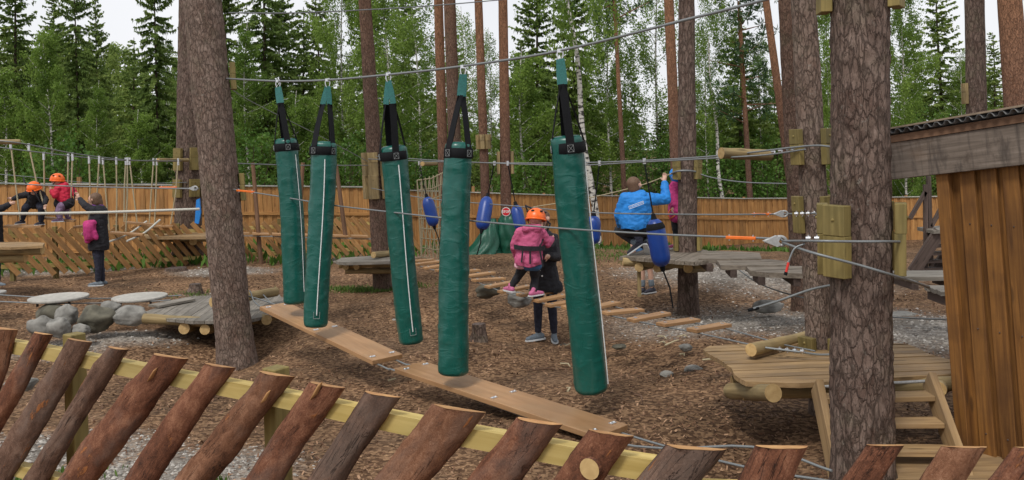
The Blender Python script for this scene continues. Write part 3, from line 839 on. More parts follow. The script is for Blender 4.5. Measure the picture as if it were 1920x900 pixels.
def crown_obj(name, me, parent, loc=(0, 0, 0), sc=(1, 1, 1), rz=0):
    o = bpy.data.objects.new(name, me); col.objects.link(o); o.parent = parent
    o.location = loc; o.scale = sc; o.rotation_euler = (0, 0, rz)
    return o
def forest_tree(kind, name, label, cat, px, d, top_y, var, wid=1.0, group=None, rz=None):
    b = P(px, 400, d); b.z = gz(b.x, b.y) - .1
    topz = P(px, top_y, d).z
    pool = {'s': SPR, 'b': BIR}[kind]; h0, cm, tm = pool[var]
    s = (topz - b.z) / h0
    t = thing(name, label, cat, b, group)
    rz = random.uniform(0, 6.28) if rz is None else rz
    crown_obj('trunk', tm, t, (0, 0, 0), (s * wid, s * wid, s), rz)
    crown_obj('crown', cm, t, (0, 0, 0), (s * wid, s * wid, s), rz)
    return t
G_ = 'trees of the wood behind the board fence'
FT = [
 ('s', -70, 33, -260, 0, 1, 'dark spruce at the far left edge of the wood'),
 ('s', 38, 36, -120, 4, 1.0, 'thin open spruce with bare drooping branches, second from the left edge'),
 ('b', 98, 27, 48, 4, .8, 'pale green young birch with two slim stems above the two orange helmets'),
 ('s', 152, 33, -160, 2, .58, 'broad dark spruce rising just right of the pale young birch at left'),
 ('s', 192, 38, -20, 1, .7, 'spruce whose right side borders the bright sky gap at top left'),
 ('s', 300, 31, -190, 2, .6, 'tall dense spruce just left of the large leaning pine'),
 ('s', 256, 47, 70, 3, 1.1, 'low spruce below the bright sky gap at top left'),
 ('b', 395, 25, 180, 4, .8, 'leafy birch sapling hidden behind the large leaning pine'),
 ('s', 432, 33, -120, 2, .8, 'spruce just right of the large leaning pine'),
 ('s', 505, 36, -220, 0, .8, 'tall spruce with hanging branches above the leftmost green bag'),
 ('s', 575, 42, 12, 3, 1.1, 'narrow spruce with pointed top above the second green bag'),
 ('s', 606, 40, -60, 1, .9, 'dark spruce close beside the narrow pointed spruce'),
 ('b', 650, 34, -150, 1, .8, 'yellow green weeping birch left of the reddish pine with the log collar'),
 ('b', 735, 31, -130, 0, .9, 'airy birch right behind the reddish pine with the log collar'),
 ('b', 790, 35, -90, 3, 1, 'sparse birch with sky showing through, left of the twin pine stems'),
 ('b', 880, 33, 10, 3, 1, 'slender birch between the twin pine stems and the pine with wooden blocks'),
 ('s', 862, 43, 60, 3, 1.1, 'spruce with dark green top behind the twin pine stems'),
 ('b', 925, 36, 50, 3, .9, 'light birch between the two slim pines at the centre'),
 ('s', 1015, 34, -90, 1, 1, 'bushy spruce with drooping boughs left of the strap of the nearest green bag'),
 ('b', 1148, 35, -60, 0, .9, 'leafy birch right behind the leaning white birch stem'),
 ('s', 1195, 40, 95, 4, .7, 'thin conifer with sparse level branches at the centre right sky gap'),
 ('b', 1240, 37, -120, 3, .9, 'thin hanging birch just left of the pair of pines with the platform'),
 ('s', 1245, 37, 215, 3, 1.3, 'young spruce below the thin hanging birch'),
 ('b', 1330, 36, 20, 3, .8, 'sparse birch with fine hanging twigs in the bright gap right of the platform pine'),
 ('b', 1345, 37, 190, 4, 1.1, 'low bright birch below the bright gap right of the platform pine'),
 ('b', 1432, 37, 60, 2, .8, 'fresh green birch right beside the orange stemmed pine'),
 ('s', 1460, 40, 120, 1, 1, 'spruce partly hidden by the group of three pine stems at right'),
 ('b', 1562, 34, -100, 1, .7, 'birch seen in the gap between the near pine and the pine behind it'),
 ('b', 1700, 33, -60, 1, .8, 'light green birch rising above the left end of the hut roof'),
 ('s', 1722, 40, 20, 4, 1.2, 'spruce with tiered branches above the hut roof'),
 ('s', 1772, 38, -60, 4, 1.2, 'spruce with open tiers of branches against bright sky above the hut roof'),
 ('s', 1870, 40, 60, 4, 1.2, 'spruce half seen between the two pines above the hut roof'),
 ('b', 1810, 37, 90, 3, .9, 'birch low above the hut roof beside the dark pine'),
 ('b', 12, 29, 120, 4, 1.1, 'low leafy birch below the open spruce at the left edge'),
 ('b', 190, 30, 150, 2, 1.0, 'yellow green birch between the two spruces left of the bright sky gap'),
 ('s', 112, 40, -20, 1, 1.0, 'spruce rising behind the pale young birch above the orange helmets'),
 ('b', 268, 29, 205, 4, 1.2, 'low birch in front of the spruces under the bright sky gap'),
 ('b', 318, 34, 60, 1, .8, 'birch half hidden by the left edge of the large leaning pine'),
 ('b', 470, 30, 40, 2, 1.1, 'fresh green birch right of the large leaning pine and left of the green bags'),
 ('s', 535, 40, -60, 2, .9, 'spruce behind the straps of the two left green bags'),
 ('b', 560, 29, 170, 4, 1.1, 'low birch behind the straps of the two left green bags'),
 ('s', 700, 38, -70, 2, .9, 'spruce right behind the pine with the log collar'),
 ('s', 775, 40, -40, 0, .9, 'spruce among the birches left of the twin pine stems'),
 ('s', 985, 39, 70, 2, .9, 'spruce right of the slim stop sign pine'),
 ('b', 985, 30, 90, 4, 1.1, 'low leafy birch behind the slim stop sign pine'),
 ('s', 1085, 37, -120, 0, .9, 'spruce behind the leaning white birch'),
 ('s', 1395, 37, 25, 3, 1.2, 'pointed spruce directly behind the orange stemmed pine'),
 ('s', 1640, 40, -40, 0, .8, 'spruce mostly hidden behind the nearest pine trunk'),
]
for k, px, d, ty, var, wid, lab in FT:
    forest_tree(k, 'spruce_tree' if k == 's' else 'birch_tree', lab, 'tree', px, d, ty, var, wid, G_)

def bush(px, d, r, h, label, k):
    b = P(px, 400, d); b.z = gz(b.x, b.y)
    g = np.random.default_rng(200 + k); n = 2600
    u = unit(g.normal(size=(n, 3))) * (g.random(n) ** .4)[:, None]
    cl = unit(g.normal(size=(26, 3))) * (.55 + .4 * g.random(26))[:, None]
    p = cl[g.integers(0, 26, n)] + g.normal(0, .17, (n, 3))
    p = np.where((g.random(n) < .75)[:, None], p, u) * np.array([r, r * .8, h / 2]) + np.array([0, 0, h * .5])
    p[:, 2] = np.maximum(p[:, 2], .02)
    v = unit(g.normal(size=(n, 3)) + np.array([0, 0, -.3])); w = unit(np.cross(v, g.normal(size=(n, 3))))
    s = g.uniform(.06, .14, n)
    t = thing('bush', label, 'bush', b, 'bushes behind the board fence')
    crown_obj('foliage', foliage_mesh('bush_foliage', diamonds(p, v * s[:, None], w * s[:, None] * .4), np.clip(g.normal(.4, .18, n), 0, 1), M['bushleaf']), t)
    mb = MB()
    for q in range(5):
        az = q * 1.3; mb.tube([Vector((0, 0, -.05)), Vector((math.cos(az) * r * .4, math.sin(az) * r * .4, h * .8))], [.025, .008], 5)
    o = mb.build('stem', M['spruce_bark']); o.parent = t
for k, a in enumerate([(125, 24.5, 1.2, 3.2, 'bush behind the board fence below the pale young birch'), (470, 26.5, 1.8, 3.6, 'bush behind the board fence just right of the large leaning pine'),
                       (650, 27, 1.5, 3.2, 'bush behind the board fence left of the pine with the log collar'), (770, 28, 1.6, 3.4, 'bush behind the board fence right of the pine with the log collar'),
                       (1240, 33.5, 1.5, 3.8, 'bush behind the board fence beyond the man in blue'), (1340, 34, 1.8, 3.6, 'bush behind the board fence right of the platform pine'),
                       (1440, 34, 1.6, 3.8, 'bush behind the board fence left of the three pine stems at right'), (1720, 35, 2.2, 5.2, 'bush seen under the hut eave'), (1010, 29, 1.5, 3.2, 'bush behind the board fence above the girl in pink')]):
    bush(*a, k)
# distant wood: one mass
def far_wood():
    V, T = [], []
    g = np.random.default_rng(99)
    sv = [spruce_crown(300 + k, 12, 2.3, .3, .34, .5) for k in range(3)]
    bv = [birch_crown(320 + k, 11, 2.2, .8, 26, 120, .17, 1.0) for k in range(2)]
    for k in range(150):
        px = -140 + 2200 * (k + g.random()) / 150; d = g.uniform(44, 75)
        top = g.uniform(95, 225) if not (1290 < px < 1480 or 215 < px < 275 or 1170 < px < 1260 or 840 < px < 990) else (g.uniform(190, 235) if px > 300 else g.uniform(110, 170))
        if px < 240: top -= 70
        b = P(px, 400, d); z0 = -.4
        s = (P(px, top, d).z - z0)
        if g.random() < .5: v, t = sv[k % 3]; s /= 12; off = 0
        else: v, t, _ = bv[k % 2]; s /= 11; off = .3
        an = g.uniform(0, 6.28); c_, s_ = math.cos(an), math.sin(an)
        w = max(s, .7)
        vx = (v[:, 0] * c_ - v[:, 1] * s_) * w; vy = (v[:, 0] * s_ + v[:, 1] * c_) * w
        V.append(np.stack([vx + b.x, vy + b.y, v[:, 2] * s + z0], -1)); T.append(np.clip(t + off, 0, 1))
    V, T = np.concatenate(V), np.concatenate(T)
    o = bpy.data.objects.new('far_wood', foliage_mesh('far_wood', V, T, M['spruce'])); col.objects.link(o)
    tag(o, 'dense green wood filling the background behind the single trees', 'wood', kind='stuff')
far_wood()

# ------------------------------------------------------------------ pines of the park
def vor(x, y, z):
    dd, _ = noise.voronoi(Vector((x, y, z)))
    return dd[1] - dd[0]
TR = {}
def pine(key, label, top, base, d, w_top, w_base, H, matl, n=20, step=.35, rough=0, flare=.3, crown=0, db=None, collar_r=None):
    b = P(base[0], base[1], d); tp = P(top[0], top[1], d)
    dr = (tp - b).normalized()
    g = gz(b.x, b.y)
    p0 = b + dr * ((g - .15 - b.z) / dr.z)
    top3 = p0 + dr * H
    rb, rt = w_base / F * d / 2, w_top / F * d / 2
    Ltop = (tp - p0).length
    t = thing('pine_tree', label, 'tree', p0 + dr * .15)
    mb = MB(); pts, rad = [], []
    L = 0
    while L <= H + 1e-6:
        hh = max(0, L - .1)
        r_ = lerp(rb, rt, min(1, L / Ltop)) if L < Ltop else max(.04, rt * (1 - .55 * (L - Ltop) / max(.1, H - Ltop)))
        r_ *= 1 + flare * math.exp(-hh / .22)
        pts.append(p0 + dr * L); rad.append(r_)
        L += step if L < Ltop + .5 else .5
    def disp(x, y, l):
        if not rough: return 0
        s = 13.0
        e = vor(x * s + noise.noise((x * 9, y * 9, l * 5)) * .8, y * s, l * s * .45 + noise.noise((x * 7, y * 7, l * 4 + 9)) * .8)
        return rough * (min(e, .4) * 1.6 - .35 + .35 * noise.noise((x * 25, y * 25, l * 18))) + rough * .8 * noise.noise((x * 4, y * 4, l * 1.6))
    mb.tube(pts, rad, n, disp=disp if rough else None)
    mb.build('trunk', matl, t)
    h0, cm, lb = PIN[crown]
    cz = H - h0 * .8
    sc = 1.15
    mbl = MB()
    for a, e in lb[::2]:
        a = Vector(a) * sc; e = Vector(e) * sc
        mbl.tube([a, (a + e) / 2, e], [.03, .02, .008], 5, caps=False)
    c = crown_obj('crown', cm, t, dr * cz, (sc, sc, sc), random.uniform(0, 6))
    lo = mbl.build('limbs', M['pine_red']); lo.parent = t; lo.location = dr * cz; lo.rotation_euler = c.rotation_euler
    TR[key] = dict(p0=p0, dr=dr, rb=rb, rt=rt, L=Ltop, d=d)
    return t
def axis_at(key, z):
    T_ = TR[key]; p = T_['p0'] + T_['dr'] * ((z - T_['p0'].z) / T_['dr'].z)
    L = (p - T_['p0']).length
    return p, lerp(T_['rb'], T_['rt'], min(1, L / T_['L']))
def z_of(key, px, py): return P(px, py, TR[key]['d']).z

pine('A', 'large leaning pine with thick grey bark, in front of all others at left', (380, 0), (446, 702), 10.9, 70, 66, 11, M['pine'], 72, .035, .013, .25, 0)
pine('B', 'thick pine carrying a low platform, partly hidden behind the large leaning pine', (360, 0), (352, 490), 20, 46, 50, 16, M['pine_dark'], 32, .1, .012, .5, 1)
pine('C', 'reddish pine with stacked log collars and a small low platform', (684, 0), (717, 540), 15.6, 23, 34, 15, M['pine_mid'], 32, .08, .008, .15, 2)
pine('D', 'left stem of the twin reddish pines at the centre', (822, 0), (836, 490), 20.5, 17, 20, 17.5, M['pine_red'], 20, .2, .004, .2, 1)
pine('E', 'right, darker stem of the twin pines at the centre', (843, 0), (860, 485), 19.5, 22, 26, 17.5, M['pine_mid'], 24, .15, .006, .2, 0)
pine('F', 'slim reddish pine with a ring of wooden blocks halfway up', (897, 0), (914, 476), 19.4, 15, 18, 17.5, M['pine_red'], 20, .2, .004, .2, 2)
pine('G', 'slim reddish pine carrying the round stop sign', (943, 0), (950, 470), 19.6, 17, 21, 17.5, M['pine_red'], 20, .2, .004, .2, 0)
pine('I', 'dark reddish pine close behind the left side of the platform pine', (1254, 0), (1274, 470), 20, 18, 22, 17.5, M['pine_red'], 20, .2, .004, .2, 1)
pine('J', 'dark platform pine that the pink coated child stands behind', (1287, 0), (1290, 592), 12.7, 30, 38, 16, M['pine_dark'], 40, .05, .009, .22, 0)
pine('K', 'thin leaning pine, leftmost of the group of three stems at right', (1436, 0), (1500, 470), 22, 13, 18, 14, M['pine_red'], 16, .2, .003, .2, 2)
pine('L', 'middle pine of the three stems at right, standing behind the deck', (1474, 0), (1503, 587), 12.6, 29, 34, 16, M['pine_mid'], 36, .08, .008, .25, 1)
pine('M', 'rough barked pine growing up through the brown deck at right', (1507, 0), (1541, 690), 7.4, 46, 54, 11, M['pine'], 48, .04, .010, .1, 2)
pine('N', 'nearest pine with thick scaly bark at right, in front of the deck', (1612, 0), (1617, 890), 5.6, 104, 114, 10, M['pine_dark'], 96, .022, .015, .1, 0)
pine('O', 'dark straight pine above the hut roof', (1827, 0), (1836, 470), 17, 34, 38, 13, M['pine_dark'], 24, .2, .006, .2, 1)
pine('Q', 'orange pine above the hut roof at the right edge', (1893, 0), (1925, 470), 15, 42, 46, 13, M['pine_red'], 24, .2, .004, .2, 2)
pine('R', 'thin pine with orange stem left of the platform pine', (1155, 60), (1176, 470), 32.5, 7, 11, 13, M['pine_red'], 10, .5, 0, .2, 1)
pine('S', 'orange stemmed pine in the bright gap right of the platform pine', (1388, 60), (1412, 470), 33, 8, 12, 9.4, M['pine_red'], 10, .5, 0, .2, 1)
def birch_stem(label, top, base, d, w):
    b = P(base[0], base[1], d); b.z = gz(b.x, b.y) - .1
    tp = P(top[0], top[1], d); dr = (tp - b)
    t = thing('birch_tree', label, 'tree', b)
    mb = MB()
    pts = [b + dr * k / 14 * 1.35 + Vector((.05 * math.sin(k), 0, 0)) for k in range(15)]
    mb.tube(pts, [lerp(w / F * d / 2, .025, k / 14) for k in range(15)], 12)
    mb.build('trunk', M['birch_bark'], t)
    h0, cm, tm = BIR[3]
    s = (dr.z * 2.0) / h0
    crown_obj('crown', cm, t, Vector((dr.x, dr.y, 0)) * .55 + Vector((0, 0, 1.0)), (s * .6, s * .6, s), 1)
birch_stem('leaning white birch with black patches right of the nearest green bag', (1066, 0), (1122, 468), 22.5, 14)
birch_stem('thin white birch in the bright gap right of the platform pine', (1335, 170), (1362, 470), 33, 9)

# ------------------------------------------------------------------ board fence at the back
def board_fence(label, pts, h=1.85, group=None):
    P3 = []
    for (px, py, s) in pts: P3.append(P(px, py, F / s))
    t = thing('board_fence', label, 'fence', P3[0] - Vector((0, 0, h)), group)
    for a, b in zip(P3[:-1], P3[1:]):
        L = (b - a).length
        ns = max(1, round(L / 2.6))
        for q in range(ns):
            p, e = lerp(a, b, q / ns), lerp(a, b, (q + 1) / ns)
            dr = (e - p); l = dr.length; hx = Vector((dr.x, dr.y, 0)).normalized(); nn = Vector((hx.y, -hx.x, 0))
            if nn.y > 0: nn = -nn
            mb = MB(); nb = int(l / .115)
            for k in range(nb):
                c = lerp(p, e, (k + .5) / nb) - Vector((0, 0, h / 2 + .03))
                c += nn * (.012 if k % 2 else -.006)
                mb.box(c, hx, nn, Vector((0, 0, 1)), .125 if k % 2 else .105, .018, h + random.uniform(-.01, .01))
            mb.build('board_panel', M['board'], t)
            for zz in (.42, 1.0):
                m2 = MB(); m2.beam(p - Vector((0, 0, h * zz * .93)) + nn * .04, e - Vector((0, 0, h * zz * .93)) + nn * .04, .04, .08); m2.build('rail', M['board'], t)
            m3 = MB(); m3.beam(p + nn * .005, e + nn * .005, .12, .028); m3.build('cap_board', M['disc'], t)
            m4 = MB(); pp = p - nn * .06; m4.beam(pp - Vector((0, 0, h + .4)), pp + Vector((0, 0, .18 if random.random() < .5 else .05)), .09, .09, Vector((0, 1, 0))); m4.build('post', M['slat'], t)
board_fence('long brown board fence running behind the children and bags at left', [(-60, 343, 74), (350, 347, 72.5), (745, 351, 69.5)])
board_fence('brown board fence stepping down behind the stop sign and the man in blue at right', [(745, 356, 65), (1022, 365, 60), (1157, 367, 56), (1396, 372, 53), (1560, 371, 52), (1700, 369, 52), (1840, 367, 52)])

# low fence of slanted slats in front of it
def slat_fence():
    tops = [(-60, 432, 98), (100, 430, 94), (330, 424, 86), (520, 415, 82), (745, 408, 78)]
    T3 = [P(a, b, F / s) for a, b, s in tops]
    t = thing('slat_fence', 'low fence of slanted brown slats standing before the board fence', 'fence', T3[0] - Vector((0, 0, .95)))
    for a, b in zip(T3[:-1], T3[1:]):
        dr = b - a; hx = Vector((dr.x, dr.y, 0)).normalized(); nn = Vector((hx.y, -hx.x, 0)); L = dr.length
        for zz in (.12, .72):
            m2 = MB(); m2.beam(a - Vector((0, 0, zz)) - nn * .03, b - Vector((0, 0, zz)) - nn * .03, .04, .075); m2.build('rail', M['rail'], t)
        n = int(L / .2)
        for k in range(n):
            p = lerp(a, b, (k + .5) / n)
            top = p + Vector((0, 0, .03 + random.uniform(-.04, .04))); bot = p + hx * .72 - Vector((0, 0, .92 + random.uniform(-.05, .03)))
            m3 = MB(); m3.beam(top + nn * .01, bot + nn * .01, .03, .1, nn.cross((bot - top).normalized())); m3.build('slat', M['slat'], t)
        for f_ in (.02, .5):
            p = lerp(a, b, f_); m4 = MB(); m4.beam(p - nn * .09 - Vector((0, 0, 1.25)), p - nn * .09 + Vector((0, 0, .05)), .08, .08, Vector((0, 1, 0))); m4.build('post', M['block'], t)
slat_fence()

# ------------------------------------------------------------------ near fence of bark slabs
LOGS = [((-6, 614), (36, 617), -110, -50), ((64, 622), (97, 627), -85, -37), ((127, 634), (170, 640), -28, 33), ((210, 650), (247, 656), 38, 95), ((284, 662), (350, 671), 111, 195), ((387, 682), (443, 688), 233, 307),
        ((485, 695), (548, 705), 327, 413), ((584, 718), (653, 725), 462, 540), ((690, 737), (762, 743), 569, 655), ((810, 757), (906, 772), 696, 815), ((962, 783), (1049, 792), 862, 983), ((1100, 808), (1198, 815), 1030, 1137),
        ((1240, 833), (1352, 841), 1193, 1305), ((1410, 835), (1512, 836), 1365, 1492), ((1622, 834), (1692, 834), 1567, 1655), ((1757, 836), (1842, 838), 1705, 1812), ((1908, 838), (1990, 840), 1862, 1950)]
ZT = 1.69
def near_fence():
    tops = []
    for (a, b, l, r) in LOGS:
        c = ((a[0] + b[0]) / 2, (a[1] + b[1]) / 2); tops.append(at_z(c[0], c[1], ZT))
    # smooth the line
    xy = np.array([[p.x, p.y] for p in tops])
    ys_ = xy[:, 1].copy(); ys_[1:-1] = (xy[:-2, 1] + 2 * xy[1:-1, 1] + xy[2:, 1]) / 4
    t = thing('slab_fence', 'near fence of slanted reddish bark slabs nailed to yellow rails', 'fence', Vector((tops[5].x, tops[5].y, .5)))
    def yl(x):
        sl_ = (ys_[-1] - ys_[-2]) / (xy[-1, 0] - xy[-2, 0]); s0 = (ys_[1] - ys_[0]) / (xy[1, 0] - xy[0, 0])
        if x > xy[-1, 0]: return float(ys_[-1] + sl_ * (x - xy[-1, 0]))
        if x < xy[0, 0]: return float(ys_[0] + s0 * (x - xy[0, 0]))
        return float(np.interp(x, xy[:, 0], ys_))
    def hd(x):
        s = (yl(x + .12) - yl(x - .12)) / .24; return Vector((1, s, 0)).normalized()
    for k, (a, b, l, r) in enumerate(LOGS):
        c = Vector((tops[k].x, yl(tops[k].x), 0)); h = hd(c.x)
        A2 = (c.x, c.y); B2 = (c.x + h.x, c.y + h.y)
        nn = Vector((h.y, -h.x, 0))            # towards camera
        tl, tr = on(a[0], a[1], A2, B2), on(b[0], b[1], A2, B2)
        bl, br = on(l, 900, A2, B2), on(r, 900, A2, B2)
        tc_, bc = (tl + tr) / 2, (bl + br) / 2
        ax = (tc_ - bc).normalized()
        side = ax.cross(nn).normalized()
        if side.dot(h) < 0: side = -side
        wt = abs((tr - tl).dot(side)) / 2 * .98; wb = abs((br - bl).dot(side)) / 2
        g = .5; zk = tc_.z
        Ln = (tc_.z - g) / ax.z
        base = tc_ - ax * Ln
        rr = random.Random(50 + k)
        mb = MB(); n = 15; rows = int(Ln / .02) + 8
        ph = rr.uniform(0, 9); sd_ = rr.uniform(0, 99)
        knots = [(rr.uniform(.3, Ln - .1), rr.uniform(.6, 2.4), rr.uniform(.014, .032)) for _ in range(rr.randint(2, 4))]
        vs, lcs, fs, sm, mis = [], [], [], [], []
        groove = rr.uniform(.9, 2.2); hasg = rr.random() < .6
        dth = rr.uniform(.5, .68)
        for i_ in range(rows + 1):
            for j in range(n + 1):
                an = math.pi * j / n
                L0 = Ln * i_ / rows
                hw = lerp(wt, max(wb, wt * .95), 1 - L0 / Ln if L0 < Ln else 0)
                ca, sa = math.cos(an), math.sin(an)
                q = Vector((ca * 1.0, sa * 1.0, L0))
                dsp = 1 + .16 * noise.noise((ca * 1.3 + sd_, sa * 1.3, L0 * 3.6)) + .06 * noise.noise((ca * 5 + sd_, sa * 5, L0 * 9)) + .045 * noise.noise((ca * 12, sa * 12 + sd_, L0 * 30)) - .05 * max(0, noise.noise((ca * 4 + 3, sa * 4 + sd_, L0 * 11)) - .15)
                for (kl, ka, kr) in knots:
                    dd = ((L0 - kl) / .05) ** 2 + ((an - ka) / .35) ** 2
                    dsp += kr * 9 * math.exp(-dd) - kr * 12 * math.exp(-dd * 8)
                if hasg: dsp -= .09 * math.exp(-((an - groove - .15 * math.sin(L0 * 5 + ph)) / .05) ** 2)
                bend = side * (.012 * math.sin(L0 * 3.5 + ph))
                pos = base + ax * L0 + bend + side * (ca * hw * dsp) + nn * (sa * hw * 2 * .55 * dth * dsp)
                zc_ = zk + .1 * (sa * hw)            # sloping saw cut at the top
                if pos.z > zc_: pos = pos - ax * ((pos.z - zc_) / ax.z)
                vs.append(pos); lcs.append((ca * hw * 1.0 + sd_, sa * hw, L0 + sd_))
        # extend rows so that the low side of the saw cut is reached
        ext = wt * 2 * abs(ax.dot(h)) / ax.z
        for j in range(n + 1):
            p = vs[rows * (n + 1) + j]
            up_ = (zk + .1 * math.sin(math.pi * j / n) * wt - p.z) / ax.z
            p2 = p + ax * max(0, up_)
            vs.append(p2); lc = lcs[rows * (n + 1) + j]; lcs.append((lc[0], lc[1], lc[2] + up_))
        tot = rows + 1
        for i_ in range(tot):
            for j in range(n):
                fs.append((i_ * (n + 1) + j, i_ * (n + 1) + j + 1, (i_ + 1) * (n + 1) + j + 1, (i_ + 1) * (n + 1) + j)); sm.append(True); mis.append(0)
        # flat sawn back and top cut
        for i_ in range(tot):
            fs.append((i_ * (n + 1) + n, i_ * (n + 1), (i_ + 1) * (n + 1), (i_ + 1) * (n + 1) + n)); sm.append(False); mis.append(1)
        bt = len(vs)
        for j in range(n + 1): vs.append(vs[tot * (n + 1) + j] + Vector((0, 0, .001))); lcs.append(lcs[tot * (n + 1) + j])
        fs.append(tuple(range(bt, bt + n + 1))); sm.append(False); mis.append(1)
        mb.add(vs, fs, lcs, sm, mis)
        o = mb.build('bark_slab', [M['slab_bark2' if k in (2, 3, 8, 12) else ('slab_bark3' if k % 3 == 0 else 'slab_bark')], M['cut']], t)
        # knots / flakes
        if k == 11:
            kc = on(1119, 869, A2, B2) + nn * (wt * .62)
            m2 = MB(); m2.tube([kc - nn * .05, kc + nn * .012], [.034, .03], 20, cap_mi=1, disp=None); m2.build('knot', [M['slab_bark'], M['cutpale']], o)
        if k in (6, 4, 3, 7):
            fp = tc_ - ax * {6: .06, 4: .07, 3: .28, 7: .012}[k] + side * wt * {6: .72, 4: .3, 3: -.75, 7: -.1}[k] + nn * (wt * {6: .5, 4: .62, 3: .42, 7: .66}[k])
            m2 = MB()
            m2.tube([fp - ax * .06, fp - ax * .02 + side * .004, fp + ax * .015, fp + ax * .035], [.003, .013, .011, .002], 8, flat=.45); m2.build('torn_patch', M['cut'], o)
        if k == 13:
            o['label'] = 'thick slab with its upper right corner sawn off'
    # rails and posts
    def seg_points(z, dep, x0, x1, n=14):
        out = []
        for q in range(n + 1):
            x = lerp(x0, x1, q / n); h = hd(x); nn = Vector((h.y, -h.x, 0))
            out.append(Vector((x, yl(x), z)) - nn * dep)
        return out
    for (z, x0, x1) in ((1.595, tops[0].x - .6, tops[12].x), (1.546, tops[12].x + .002, tops[16].x + .3), (.99, tops[0].x - .6, tops[12].x), (.99, tops[12].x + .002, tops[16].x + .3)):
        pp = seg_points(z, .03, x0, x1)
        mb = MB()
        vs, lcs, fs = [], [], []; L = 0
        for q, p in enumerate(pp):
            h = hd(p.x); nn = Vector((h.y, -h.x, 0)); L += (p - pp[q - 1]).length if q else 0
            for (u, w) in ((-.024, -.031), (.024, -.031), (.024, .03), (-.024, .03)):
                vs.append(p + nn * u + Vector((0, 0, w))); lcs.append((u + z, w, L))
        for q in range(len(pp) - 1):
            for e in range(4): fs.append((q * 4 + e, q * 4 + (e + 1) % 4, q * 4 + 4 + (e + 1) % 4, q * 4 + 4 + e))
        fs += [(3, 2, 1, 0), tuple(len(vs) - 4 + e for e in range(4))]
        mb.add(vs, fs, lcs, False); mb.build('rail', M['rail'], t)
    for (px, py) in ((112, 628), (491, 688)):
        q = at_z(px, py, 1.68); x = q.x; h = hd(x); nn = Vector((h.y, -h.x, 0))
        b = Vector((x, yl(x), 0)) - nn * .1
        m4 = MB(); m4.box(b + Vector((0, 0, .95)), h, nn, Vector((0, 0, 1)), .075, .075, 1.46, bev=.004); m4.build('post', M['block'], t)
near_fence()

# ------------------------------------------------------------------ cables
def cable(label, pts, r=.006, matn='cable', name='steel_cable', cat='cable', group=None, n=8, sub=6, extra=None):
    pts = [Vector(p) for p in pts]
    out = []
    if len(pts) == 2: out = pts
    else:
        e = [pts[0] * 2 - pts[1]] + pts + [pts[-1] * 2 - pts[-2]]
        for k in range(1, len(e) - 2):
            for s in range(sub):
                t_ = s / sub
                a, b, c, d_ = e[k - 1], e[k], e[k + 1], e[k + 2]
                out.append(.5 * ((2 * b) + (c - a) * t_ + (2 * a - 5 * b + 4 * c - d_) * t_ ** 2 + (3 * b - a - 3 * c + d_) * t_ ** 3))
        out.append(pts[-1])
    mb = MB(); mb.tube(out, r, n)
    o = mb.build(name, M[matn], None, org=pts[0]); tag(o, label, cat, group)
    return o
AB_A, _ = axis_at('A', 2.8); AB_N, _ = axis_at('N', 2.8)
AB_A = AB_A + Vector((.18, -.05, 0)); AB_N = AB_N + Vector((-.1, -.05, 0))
def L1(px, py): return on(px, py, AB_A, AB_N)
cable('thick steel cable that the five green bags hang from', [L1(418, 147), L1(521, 152), L1(614, 150), L1(728, 140), L1(868, 124), L1(1050, 95), L1(1290, 36), L1(1440, -2), L1(1570, -38)], .011)
cable('thin upper cable along the top of the picture at centre left', [P(428, 24, 11), P(560, 24, 12), P(760, 14, 13.5), P(935, 0, 15), P(1200, -26, 17)], .009)
